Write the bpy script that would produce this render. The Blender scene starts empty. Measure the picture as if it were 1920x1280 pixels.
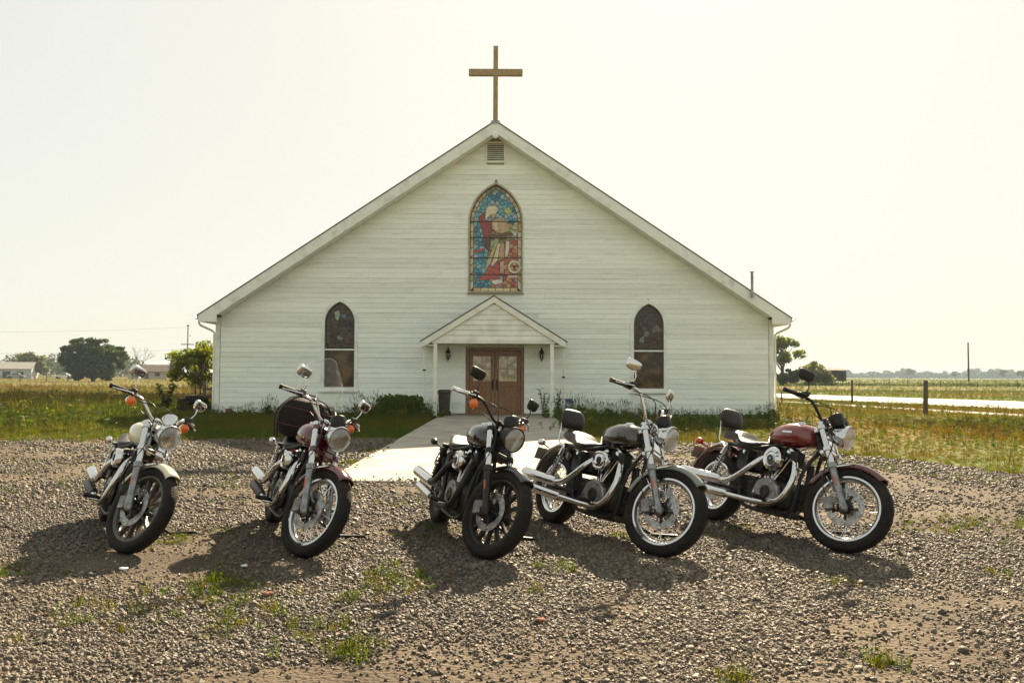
import bpy, bmesh, math, random
import numpy as np
from mathutils import Vector, Matrix

R = math.radians
random.seed(7)
rng = np.random.default_rng(7)
scene = bpy.context.scene
C = scene.collection

# ------------------------------------------------------------------ camera
CAM_H = 1.35
cam_d = bpy.data.cameras.new("camera")
cam = bpy.data.objects.new("camera", cam_d)
C.objects.link(cam)
cam_d.sensor_width = 36.0
cam_d.lens = 1547.0 / 1920.0 * 36.0
cam_d.clip_start = 0.05
cam_d.clip_end = 12000.0
cam.matrix_world = (Matrix.Translation((0, 0, CAM_H))
                    @ Matrix.Rotation(R(90.0) + math.atan(64 / 1547.0), 4, 'X')
                    @ Matrix.Rotation(R(0.26), 4, 'Z'))
scene.camera = cam

# ------------------------------------------------------------------ sky, sun, exposure
SUN_EL, SUN_AZ = 35.0, 13.0          # azimuth measured from +Y towards +X
world = bpy.data.worlds.new("World")
scene.world = world
world.use_nodes = True
wn, wl = world.node_tree.nodes, world.node_tree.links
wn.clear()
sky = wn.new('ShaderNodeTexSky')
sky.sky_type = 'NISHITA'
sky.sun_disc = False
sky.sun_elevation = R(SUN_EL)
sky.sun_rotation = R(SUN_AZ)
sky.air_density = 1.0
sky.dust_density = 2.0
sky.ozone_density = 1.0
tint = wn.new('ShaderNodeMix'); tint.data_type = 'RGBA'; tint.blend_type = 'ADD'
tint.inputs[0].default_value = 1.0
tint.inputs[7].default_value = (4.1, 4.6, 4.0, 1)      # thin cream haze over the whole sky
soft_a = wn.new('ShaderNodeVectorMath'); soft_a.operation = 'MULTIPLY'
soft_b = wn.new('ShaderNodeVectorMath'); soft_b.operation = 'ADD'
soft_c = wn.new('ShaderNodeVectorMath'); soft_c.operation = 'DIVIDE'
KN = (3.55, 3.40, 2.98)
soft_a.inputs[1].default_value = KN
soft_b.inputs[1].default_value = KN
bg = wn.new('ShaderNodeBackground')
bg.inputs[1].default_value = 0.1
wout = wn.new('ShaderNodeOutputWorld')
wl.new(sky.outputs[0], tint.inputs[6])
wl.new(tint.outputs[2], soft_a.inputs[0])
wl.new(tint.outputs[2], soft_b.inputs[0])
wl.new(soft_a.outputs[0], soft_c.inputs[0])
wl.new(soft_b.outputs[0], soft_c.inputs[1])
wl.new(soft_c.outputs[0], bg.inputs[0])
wl.new(bg.outputs[0], wout.inputs[0])

sun_d = bpy.data.lights.new("sun", 'SUN')
sun_d.energy = 5.0
sun_d.angle = R(0.6)
sun_d.color = (1.0, 0.81, 0.56)
sun = bpy.data.objects.new("sun", sun_d)
C.objects.link(sun)
sdir = Vector((math.sin(R(SUN_AZ)) * math.cos(R(SUN_EL)), math.cos(R(SUN_AZ)) * math.cos(R(SUN_EL)), math.sin(R(SUN_EL))))
sun.rotation_euler = sdir.to_track_quat('Z', 'Y').to_euler()
sun.location = (8, 30, 30)

scene.render.engine = 'CYCLES'
scene.view_settings.view_transform = 'Standard'
scene.view_settings.look = 'None'
scene.view_settings.exposure = 1.8
scene.view_settings.gamma = 1.0
scene.view_settings.use_curve_mapping = False
scene.cycles.max_bounces = 6
scene.cycles.diffuse_bounces = 3
scene.cycles.glossy_bounces = 3
scene.cycles.transmission_bounces = 4
scene.cycles.transparent_max_bounces = 8
scene.cycles.volume_bounces = 0
scene.cycles.caustics_reflective = False
scene.cycles.caustics_refractive = False
scene.cycles.use_denoising = True

# ------------------------------------------------------------------ mesh helper
def basis(axis):
    a = Vector(axis).normalized()
    t = Vector((0, 0, 1)) if abs(a.z) < 0.9 else Vector((1, 0, 0))
    u = a.cross(t).normalized()
    return a, u, a.cross(u).normalized()

class MB:
    def __init__(s):
        s.v, s.f = [], []
    def add(s, vs, fs):
        o = len(s.v)
        s.v.extend([tuple(p) for p in vs])
        s.f.extend([tuple(i + o for i in f) for f in fs])
        return s
    def box(s, x0, x1, y0, y1, z0, z1, M=None):
        vs = [(x0, y0, z0), (x1, y0, z0), (x1, y1, z0), (x0, y1, z0), (x0, y0, z1), (x1, y0, z1), (x1, y1, z1), (x0, y1, z1)]
        if M is not None: vs = [M @ Vector(p) for p in vs]
        return s.add(vs, [(0, 3, 2, 1), (4, 5, 6, 7), (0, 1, 5, 4), (1, 2, 6, 5), (2, 3, 7, 6), (3, 0, 4, 7)])
    def cbox(s, c, d, M=None):
        T = Matrix.Translation(c) @ (M if M is not None else Matrix.Identity(4))
        return s.box(-d[0] / 2, d[0] / 2, -d[1] / 2, d[1] / 2, -d[2] / 2, d[2] / 2, T)
    def loft(s, rings, caps=True, closed=False):
        n = len(rings[0]); vs = [p for r in rings for p in r]; fs = []
        m = len(rings)
        for i in range(m if closed else m - 1):
            a, b = i * n, ((i + 1) % m) * n
            for j in range(n):
                k = (j + 1) % n
                fs.append((a + j, a + k, b + k, b + j))
        if caps and not closed:
            fs.append(tuple(range(n))[::-1]); fs.append(tuple((m - 1) * n + j for j in range(n)))
        return s.add(vs, fs)
    def cyl(s, p0, p1, r0, r1=None, n=12):
        return s.tube([p0, p1], [r0, r0 if r1 is None else r1], n)
    def tube(s, pts, r, n=8, caps=True):
        pts = [Vector(p) for p in pts]; m = len(pts)
        rs = [r] * m if isinstance(r, (int, float)) else list(r)
        u = None; rings = []
        for i in range(m):
            d = (pts[min(i + 1, m - 1)] - pts[max(i - 1, 0)])
            if d.length < 1e-9: d = Vector((0, 0, 1))
            d.normalize()
            if u is None: _, u, w = basis(d)
            else:
                u = (u - d * u.dot(d))
                if u.length < 1e-6: _, u, w = basis(d)
                u.normalize()
            w = d.cross(u)
            rings.append([pts[i] + (u * math.cos(2 * math.pi * j / n) + w * math.sin(2 * math.pi * j / n)) * rs[i] for j in range(n)])
        return s.loft(rings, caps)
    def lathe(s, prof, o, axis, n=24, closed=False, caps=True, a0=0.0, a1=None):
        """prof: list of (radius, height along axis)"""
        a, u, w = basis(axis); o = Vector(o)
        full = a1 is None
        k = n if full else n + 1
        rings = []
        for i in range(k):
            t = 2 * math.pi * i / n if full else a0 + (a1 - a0) * i / n
            d = u * math.cos(t) + w * math.sin(t)
            rings.append([o + d * r + a * h for r, h in prof])
        m = len(prof); vs = [p for r in rings for p in r]; fs = []
        for i in range(k if full else k - 1):
            b = ((i + 1) % k) * m
            for j in range(m if closed else m - 1):
                q = (j + 1) % m
                fs.append((i * m + j, i * m + q, b + q, b + j))
        if full and not closed and caps:
            if prof[0][0] > 1e-6: fs.append(tuple(i * m for i in range(k)))
            if prof[-1][0] > 1e-6: fs.append(tuple(i * m + m - 1 for i in range(k))[::-1])
        return s.add(vs, fs)
    def ball(s, c, r, n=14, m=8, M=None):
        rx, ry, rz = (r, r, r) if isinstance(r, (int, float)) else r
        rings = []
        for i in range(m + 1):
            t = -math.pi / 2 + math.pi * i / m
            t = max(-1.5, min(1.5, t))
            rings.append([Vector((rx * math.cos(t) * math.cos(2 * math.pi * j / n), ry * math.cos(t) * math.sin(2 * math.pi * j / n), rz * math.sin(t))) for j in range(n)])
        T = Matrix.Translation(c) @ (M if M is not None else Matrix.Identity(4))
        return s.loft([[T @ p for p in r_] for r_ in rings])
    def prism(s, poly, fn, d0, d1):
        """poly 2-D outline; fn(a, b, depth) -> point"""
        n = len(poly)
        vs = [fn(a, b, d0) for a, b in poly] + [fn(a, b, d1) for a, b in poly]
        fs = [tuple(range(n))[::-1], tuple(range(n, 2 * n))] + [(i, (i + 1) % n, n + (i + 1) % n, n + i) for i in range(n)]
        return s.add(vs, fs)
    def ring(s, outer, inner, fn, d0, d1, closed=True):
        n = len(outer); vs = []
        for d in (d0, d1):
            vs += [fn(a, b, d) for a, b in outer] + [fn(a, b, d) for a, b in inner]
        fs = []
        for i in range(n if closed else n - 1):
            k = (i + 1) % n
            fs += [(i, k, n + k, n + i), (2 * n + i, 3 * n + i, 3 * n + k, 2 * n + k),
                   (i, 2 * n + i, 2 * n + k, k), (n + i, n + k, 3 * n + k, 3 * n + i)]
        if not closed:
            fs += [(0, n, 3 * n, 2 * n), (n - 1, 3 * n - 1, 4 * n - 1, 2 * n - 1)]
        return s.add(vs, fs)
    def mesh(s, name, M=None, smooth=True, ang=38, recalc=True):
        me = bpy.data.meshes.new(name)
        vs = s.v if M is None else [tuple(M @ Vector(p)) for p in s.v]
        me.from_pydata(vs, [], s.f)
        if recalc:
            bm = bmesh.new(); bm.from_mesh(me)
            bmesh.ops.recalc_face_normals(bm, faces=bm.faces)
            bm.to_mesh(me); bm.free()
        if smooth:
            me.polygons.foreach_set("use_smooth", [True] * len(me.polygons))
            me.set_sharp_from_angle(angle=R(ang))
        return me
    def build(s, name, mat, parent=None, M=None, smooth=True, ang=38, bevel=0, solid=0, subsurf=0):
        ob = bpy.data.objects.new(name, s.mesh(name, M, smooth, ang))
        ob.data.materials.append(mat)
        C.objects.link(ob)
        if parent is not None: ob.parent = parent
        if solid:
            m = ob.modifiers.new("solid", 'SOLIDIFY'); m.thickness = solid; m.offset = 0
        if bevel:
            m = ob.modifiers.new("bevel", 'BEVEL'); m.width = bevel; m.segments = 2; m.limit_method = 'ANGLE'; m.angle_limit = R(40)
        if subsurf:
            m = ob.modifiers.new("sub", 'SUBSURF'); m.levels = m.render_levels = subsurf
        return ob

def tag(o, label=None, cat=None, group=None, kind=None):
    if label: o["label"] = label
    if cat: o["category"] = cat
    if group: o["group"] = group
    if kind: o["kind"] = kind
    return o

def thing(name, label, cat, loc=(0, 0, 0), rot=(0, 0, 0), group=None):
    o = bpy.data.objects.new(name, None)
    o.empty_display_size = 0.2
    o.location = loc; o.rotation_euler = rot
    C.objects.link(o)
    return tag(o, label, cat, group)

def share(name, me, mat, parent, loc=(0, 0, 0), rot=(0, 0, 0), scale=(1, 1, 1)):
    ob = bpy.data.objects.new(name, me)
    if mat is not None and not me.materials: me.materials.append(mat)
    ob.location = loc; ob.rotation_euler = rot; ob.scale = scale
    C.objects.link(ob)
    if parent is not None: ob.parent = parent
    return ob

# ------------------------------------------------------------------ materials
def principled(m):
    return m.node_tree.nodes['Principled BSDF']

def mat(name, col, rough=0.6, metal=0.0, col2=None, scale=8.0, detail=4.0, lo=0.4, hi=0.62, bump=0.0, bscale=None,
        coat=0.0, spec=0.5, rvar=0.0, stretch=None, obrand=0.0, coord='Object', sheen=0.0):
    m = bpy.data.materials.new(name); m.use_nodes = True
    nt = m.node_tree; N, L = nt.nodes, nt.links
    p = principled(m)
    p.inputs['Base Color'].default_value = (*col, 1)
    p.inputs['Roughness'].default_value = rough
    p.inputs['Metallic'].default_value = metal
    p.inputs['Specular IOR Level'].default_value = spec
    if coat:
        p.inputs['Coat Weight'].default_value = coat; p.inputs['Coat Roughness'].default_value = 0.03
    out = None
    if col2 is not None or bump or rvar:
        tc = N.new('ShaderNodeTexCoord'); mp = N.new('ShaderNodeMapping')
        L.new(tc.outputs[coord], mp.inputs[0])
        if stretch: mp.inputs['Scale'].default_value = stretch
        nz = N.new('ShaderNodeTexNoise'); nz.inputs['Scale'].default_value = scale; nz.inputs['Detail'].default_value = detail
        L.new(mp.outputs[0], nz.inputs[0])
        rp = N.new('ShaderNodeMapRange'); rp.inputs[1].default_value = lo; rp.inputs[2].default_value = hi
        L.new(nz.outputs[0], rp.inputs[0])
        if col2 is not None:
            mx = N.new('ShaderNodeMix'); mx.data_type = 'RGBA'
            mx.inputs[6].default_value = (*col, 1); mx.inputs[7].default_value = (*col2, 1)
            L.new(rp.outputs[0], mx.inputs[0]); out = mx.outputs[2]
        if rvar:
            rr = N.new('ShaderNodeMapRange'); rr.inputs[3].default_value = rough; rr.inputs[4].default_value = rough + rvar
            L.new(rp.outputs[0], rr.inputs[0]); L.new(rr.outputs[0], p.inputs['Roughness'])
        if bump:
            nb = N.new('ShaderNodeTexNoise'); nb.inputs['Scale'].default_value = bscale or scale * 4; nb.inputs['Detail'].default_value = 5
            L.new(mp.outputs[0], nb.inputs[0])
            bp = N.new('ShaderNodeBump'); bp.inputs['Strength'].default_value = bump; bp.inputs['Distance'].default_value = 0.02
            L.new(nb.outputs[0], bp.inputs['Height']); L.new(bp.outputs[0], p.inputs['Normal'])
    if obrand:
        oi = N.new('ShaderNodeObjectInfo')
        mr = N.new('ShaderNodeMapRange'); mr.inputs[3].default_value = 1 - obrand; mr.inputs[4].default_value = 1 + obrand * 0.4
        L.new(oi.outputs['Random'], mr.inputs[0])
        ml = N.new('ShaderNodeMix'); ml.data_type = 'RGBA'; ml.blend_type = 'MULTIPLY'; ml.inputs[0].default_value = 1
        if out is not None: L.new(out, ml.inputs[6])
        else: ml.inputs[6].default_value = (*col, 1)
        cb = N.new('ShaderNodeCombineColor')
        for i in range(3): L.new(mr.outputs[0], cb.inputs[i])
        L.new(cb.outputs[0], ml.inputs[7]); out = ml.outputs[2]
    if out is not None: L.new(out, p.inputs['Base Color'])
    return m

def leafmat(name, c0, c1, trans=0.45, inst=False, rough=0.55, scale=0.6):
    """foliage: diffuse + translucent, colour varies with position or with a per-instance tint"""
    m = bpy.data.materials.new(name); m.use_nodes = True
    nt = m.node_tree; N, L = nt.nodes, nt.links
    p = principled(m); out = N['Material Output']
    p.inputs['Roughness'].default_value = rough; p.inputs['Specular IOR Level'].default_value = 0.08
    mx = N.new('ShaderNodeMix'); mx.data_type = 'RGBA'
    mx.inputs[6].default_value = (*c0, 1); mx.inputs[7].default_value = (*c1, 1)
    if inst:
        at = N.new('ShaderNodeAttribute'); at.attribute_type = 'INSTANCER'; at.attribute_name = 'tint'
        L.new(at.outputs['Fac'], mx.inputs[0])
    else:
        gm = N.new('ShaderNodeNewGeometry')
        nz = N.new('ShaderNodeTexNoise'); nz.inputs['Scale'].default_value = scale; nz.inputs['Detail'].default_value = 3
        L.new(gm.outputs['Position'], nz.inputs[0])
        mr = N.new('ShaderNodeMapRange'); mr.inputs[1].default_value = 0.35; mr.inputs[2].default_value = 0.65
        L.new(nz.outputs[0], mr.inputs[0]); L.new(mr.outputs[0], mx.inputs[0])
    L.new(mx.outputs[2], p.inputs['Base Color'])
    tr = N.new('ShaderNodeBsdfTranslucent')
    hs = N.new('ShaderNodeHueSaturation'); hs.inputs['Value'].default_value = 1.35; hs.inputs['Saturation'].default_value = 1.2
    L.new(mx.outputs[2], hs.inputs['Color']); L.new(hs.outputs[0], tr.inputs[0])
    ms = N.new('ShaderNodeMixShader'); ms.inputs[0].default_value = trans
    L.new(p.outputs[0], ms.inputs[1]); L.new(tr.outputs[0], ms.inputs[2])
    L.new(ms.outputs[0], out.inputs[0])
    return m

def clearglass(name, tintc=(0.95, 0.97, 0.95), refl=0.14, flute=False):
    m = bpy.data.materials.new(name); m.use_nodes = True
    nt = m.node_tree; N, L = nt.nodes, nt.links
    N.remove(principled(m)); out = N['Material Output']
    t = N.new('ShaderNodeBsdfTransparent'); t.inputs[0].default_value = (*tintc, 1)
    g = N.new('ShaderNodeBsdfGlossy'); g.inputs['Roughness'].default_value = 0.05
    lw = N.new('ShaderNodeLayerWeight'); lw.inputs[0].default_value = 0.5
    pw = N.new('ShaderNodeMath'); pw.operation = 'POWER'; pw.inputs[1].default_value = 4.0
    L.new(lw.outputs['Facing'], pw.inputs[0])
    ad = N.new('ShaderNodeMath'); ad.operation = 'MULTIPLY_ADD'; ad.inputs[1].default_value = 0.6; ad.inputs[2].default_value = 0.03 + refl * 0.5
    L.new(pw.outputs[0], ad.inputs[0])
    if flute:
        tc = N.new('ShaderNodeTexCoord'); wv = N.new('ShaderNodeTexWave'); wv.bands_direction = 'Y'; wv.inputs['Scale'].default_value = 22
        bp = N.new('ShaderNodeBump'); bp.inputs['Strength'].default_value = .5; bp.inputs['Distance'].default_value = .004
        L.new(tc.outputs['Object'], wv.inputs[0]); L.new(wv.outputs[1], bp.inputs['Height']); L.new(bp.outputs[0], g.inputs['Normal'])
    ms = N.new('ShaderNodeMixShader'); L.new(ad.outputs[0], ms.inputs[0])
    L.new(t.outputs[0], ms.inputs[1]); L.new(g.outputs[0], ms.inputs[2]); L.new(ms.outputs[0], out.inputs[0])
    return m

M_SIDING = mat("white_siding_paint", (0.89, 0.93, 0.85), 0.55, col2=(0.76, 0.80, 0.72), scale=3.0, detail=10, lo=0.5, hi=0.74,
               bump=0.3, bscale=45, stretch=(0.4, 1, 3), obrand=0.10, coord='Object')
M_TRIM = mat("white_trim_paint", (0.84, 0.86, 0.79), 0.5, col2=(0.62, 0.63, 0.56), scale=3, detail=8, lo=0.5, hi=0.75, bump=0.15, bscale=40)
M_CREAMTRIM = mat("porch_trim_paint", (0.85, 0.84, 0.72), 0.5, col2=(0.70, 0.69, 0.58), scale=3, detail=6, lo=0.45, hi=0.7, bump=0.1, bscale=40, obrand=0.05)
M_SHINGLE = mat("asphalt_shingle", (0.13, 0.115, 0.095), 0.9, col2=(0.12, 0.11, 0.10), scale=40, bump=0.5)
M_WOODX = mat("weathered_gold_wood", (0.30, 0.21, 0.10), 0.7, col2=(0.42, 0.32, 0.17), scale=6, stretch=(6, 6, 1), bump=0.3)
M_DOOR = mat("stained_door_wood", (0.26, 0.125, 0.048), 0.5, col2=(0.16, 0.072, 0.028), scale=5, stretch=(9, 9, 1), bump=0.2, coat=0.15)
M_IRON = mat("black_iron", (0.02, 0.016, 0.014), 0.5, 0.5)
M_DARKVOID = mat("dark_interior", (0.02, 0.018, 0.016), 0.9)
M_WINGLASS = mat("dark_window_glass", (0.05, 0.032, 0.02), 0.06, col2=(0.15, 0.095, 0.045), scale=2.5, detail=6, lo=0.42, hi=0.65, spec=0.3)  # brown tones stand in for reflections, put into the glass colour
M_LEAD = mat("lead_came", (0.055, 0.045, 0.032), 0.5, 0.3)
M_CONC = mat("concrete_walk", (0.35, 0.315, 0.265), 0.85, col2=(0.22, 0.19, 0.155), scale=1.6, detail=10, lo=0.42, hi=0.72, bump=0.25, bscale=70)
M_GALV = mat("galvanised_pipe", (0.38, 0.36, 0.33), 0.45, 0.7, col2=(0.25, 0.22, 0.2), scale=8)
M_CHROME = mat("dusty_chrome", (0.62, 0.62, 0.62), 0.06, 1.0, scale=14, rvar=0.16, lo=0.45, hi=0.8)
M_CAST = mat("cast_aluminium", (0.28, 0.275, 0.265), 0.36, 0.85, col2=(0.17, 0.165, 0.155), scale=12, rvar=0.2, bump=0.08)
M_SLIDER = mat("polished_fork_slider", (0.27, 0.28, 0.285), 0.26, 0.9, col2=(0.19, 0.19, 0.185), scale=20, rvar=0.15)
M_BLACKM = mat("black_powder_coat", (0.009, 0.008, 0.0075), 0.42, 0.0, spec=.35, col2=(0.03, 0.024, 0.018), scale=9, lo=0.5, hi=0.75, rvar=0.2)
M_FIN = mat("black_engine_fin", (0.013, 0.012, 0.011), 0.5, 0.4, col2=(0.06, 0.05, 0.04), scale=25, lo=0.5, hi=0.7)
M_RUBBER = mat("dusty_tyre_rubber", (0.012, 0.010, 0.009), 0.75, spec=.22, col2=(0.06, 0.045, 0.03), scale=7, detail=8, lo=0.5, hi=0.85, bump=0.3, bscale=90)
M_GRIP = mat("black_rubber_grip", (0.010, 0.009, 0.008), 0.55, spec=.3)
M_LEATHER = mat("black_leather_seat", (0.012, 0.010, 0.0095), 0.36, spec=.35, col2=(0.022, 0.018, 0.016), scale=12, bump=0.3, bscale=150)
M_AMBER = mat("amber_lens_plastic", (0.80, 0.16, 0.01), 0.2, coat=0.6)
M_REDLENS = mat("red_lens_plastic", (0.50, 0.02, 0.015), 0.2, coat=0.6)
M_REFLECTOR = mat("orange_side_reflector", (0.55, 0.08, 0.015), 0.25, coat=0.4)
M_LENS = clearglass("headlight_glass", (0.98, 0.98, 0.96), 0.34, True)
M_SCREEN = clearglass("windscreen_plastic", (0.97, 0.97, 0.95), 0.04)
M_DISC = mat("brake_disc_steel", (0.36, 0.355, 0.345), 0.3, 0.95, col2=(0.22, 0.205, 0.19), scale=18)
M_BAG = mat("black_nylon_bag", (0.009, 0.006, 0.006), 0.7, spec=.2, col2=(0.016, 0.009, 0.009), scale=40, bump=0.35, bscale=120)
M_BAGTRIM = mat("maroon_bag_piping", (0.07, 0.012, 0.016), 0.6)
M_PLATE = mat("licence_plate_metal", (0.36, 0.33, 0.27), 0.4, 0.3)
M_MIRROR = mat("mirror_glass", (0.85, 0.85, 0.85), 0.02, 1.0)
M_CABLE = mat("black_cable", (0.012, 0.011, 0.011), 0.45)
def paint(name, c, c2=None):
    return mat(name, c, 0.13, 0.0, col2=c2 or tuple(min(1, x * 1.25 + 0.012) for x in c), scale=6, detail=7, lo=0.5, hi=0.85, coat=1.0, rvar=0.12)
M_CREAM = paint("cream_bike_paint", (0.62, 0.57, 0.42))
M_MAROON = paint("maroon_bike_paint", (0.085, 0.006, 0.013))
M_BLACKP = paint("gloss_black_bike_paint", (0.012, 0.010, 0.010))
M_OLIVE = paint("dark_olive_bike_paint", (0.030, 0.027, 0.016))
M_GREYGRN = paint("grey_green_fender_paint", (0.15, 0.17, 0.14))
M_RED = paint("red_bike_paint", (0.17, 0.010, 0.007))
M_REDF = paint("dark_red_fender_paint", (0.085, 0.006, 0.009))

# ------------------------------------------------------------------ numpy helpers
def vnoise(x, y, s, seed=0):
    """smooth value noise in [0,1]"""
    g = np.random.default_rng(seed).random((97, 97))
    u, v = x * s + 500.3, y * s + 500.7
    i, j = np.floor(u).astype(int), np.floor(v).astype(int)
    a, b = u - i, v - j
    a, b = a * a * (3 - 2 * a), b * b * (3 - 2 * b)
    i %= 96; j %= 96
    return (g[i, j] * (1 - a) + g[i + 1, j] * a) * (1 - b) + (g[i, j + 1] * (1 - a) + g[i + 1, j + 1] * a) * b
def fnoise(x, y, s, seed=0):
    return 0.55 * vnoise(x, y, s, seed) + 0.3 * vnoise(x, y, s * 2.3, seed + 1) + 0.15 * vnoise(x, y, s * 5.1, seed + 2)

def scatter(name, pts, rot, scl, idx, tint, variants, kind='stuff', label=None, cat=None):
    """one object: geometry-node instances of small meshes on given points"""
    n = len(pts)
    me = bpy.data.meshes.new(name)
    me.vertices.add(n)
    me.vertices.foreach_set("co", np.asarray(pts, dtype=np.float32).ravel())
    def attr(nm, typ, dat, fld):
        a = me.attributes.new(nm, typ, 'POINT'); a.data.foreach_set(fld, np.ascontiguousarray(dat).ravel())
    attr('rot', 'FLOAT_VECTOR', rot.astype(np.float32), 'vector')
    attr('scl', 'FLOAT_VECTOR', scl.astype(np.float32), 'vector')
    attr('idx', 'INT', idx.astype(np.int32), 'value')
    attr('tint', 'FLOAT', tint.astype(np.float32), 'value')
    ob = bpy.data.objects.new(name, me); C.objects.link(ob)
    ng = bpy.data.node_groups.new(name + "_nodes", 'GeometryNodeTree')
    ng.interface.new_socket("Geometry", in_out='INPUT', socket_type='NodeSocketGeometry')
    ng.interface.new_socket("Geometry", in_out='OUTPUT', socket_type='NodeSocketGeometry')
    N, L = ng.nodes, ng.links
    gi = N.new('NodeGroupInput'); go = N.new('NodeGroupOutput')
    jn = N.new('GeometryNodeJoinGeometry')
    for vo in variants:
        oi = N.new('GeometryNodeObjectInfo'); oi.inputs['Object'].default_value = vo
        oi.inputs['As Instance'].default_value = True
        L.new(oi.outputs['Geometry'], jn.inputs[0])
    ip = N.new('GeometryNodeInstanceOnPoints')
    ip.inputs['Pick Instance'].default_value = True
    def na(nm, typ):
        a = N.new('GeometryNodeInputNamedAttribute'); a.data_type = typ; a.inputs['Name'].default_value = nm
        return a.outputs[0]
    L.new(gi.outputs[0], ip.inputs['Points']); L.new(jn.outputs[0], ip.inputs['Instance'])
    L.new(na('idx', 'INT'), ip.inputs['Instance Index'])
    e2r = N.new('FunctionNodeEulerToRotation')
    L.new(na('rot', 'FLOAT_VECTOR'), e2r.inputs[0]); L.new(e2r.outputs[0], ip.inputs['Rotation'])
    L.new(na('scl', 'FLOAT_VECTOR'), ip.inputs['Scale'])
    L.new(ip.outputs[0], go.inputs[0])
    md = ob.modifiers.new("scatter", 'NODES'); md.node_group = ng
    tag(ob, label, cat, None, kind)
    return ob

def proto(name, mb, m, smooth=True, ang=60):
    me = mb.mesh(name, None, smooth, ang, recalc=smooth)
    me.materials.append(m)
    return bpy.data.objects.new(name, me)          # never linked to the scene

def in_view(x, y, margin=2.0):
    return np.abs(x) < 0.64 * y + margin

# ------------------------------------------------------------------ the ground
def sheet(name, poly, z, m, label=None, cat=None, kind='structure', sub=0):
    mb = MB()
    mb.add([(x, y, z) for x, y in poly], [tuple(range(len(poly)))])
    o = mb.build(name, m, smooth=False)
    return tag(o, label, cat, None, kind)

def ground_mat():
    m = bpy.data.materials.new("field_soil_and_thatch"); m.use_nodes = True
    N, L = m.node_tree.nodes, m.node_tree.links; p = principled(m)
    p.inputs['Roughness'].default_value = 0.95; p.inputs['Specular IOR Level'].default_value = 0.1
    g = N.new('ShaderNodeNewGeometry')
    n1 = N.new('ShaderNodeTexNoise'); n1.inputs['Scale'].default_value = 0.12; n1.inputs['Detail'].default_value = 6
    n2 = N.new('ShaderNodeTexNoise'); n2.inputs['Scale'].default_value = 3.0; n2.inputs['Detail'].default_value = 8
    L.new(g.outputs['Position'], n1.inputs[0]); L.new(g.outputs['Position'], n2.inputs[0])
    r1 = N.new('ShaderNodeValToRGB'); e = r1.color_ramp.elements
    e[0].position = 0.38; e[0].color = (0.07, 0.095, 0.016, 1); e[1].position = 0.62; e[1].color = (0.15, 0.105, 0.03, 1)
    L.new(n1.outputs[0], r1.inputs[0])
    mx = N.new('ShaderNodeMix'); mx.data_type = 'RGBA'; mx.blend_type = 'OVERLAY'; mx.inputs[0].default_value = 0.7
    L.new(r1.outputs[0], mx.inputs[6]); L.new(n2.outputs[0], mx.inputs[7]); L.new(mx.outputs[2], p.inputs['Base Color'])
    bp = N.new('ShaderNodeBump'); bp.inputs['Strength'].default_value = 0.8; bp.inputs['Distance'].default_value = 0.1
    L.new(n2.outputs[0], bp.inputs['Height']); L.new(bp.outputs[0], p.inputs['Normal'])
    return m
sheet("ground", [(-6000, -6000), (6000, -6000), (6000, 9000), (-6000, 9000)], 0.0, ground_mat())

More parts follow.
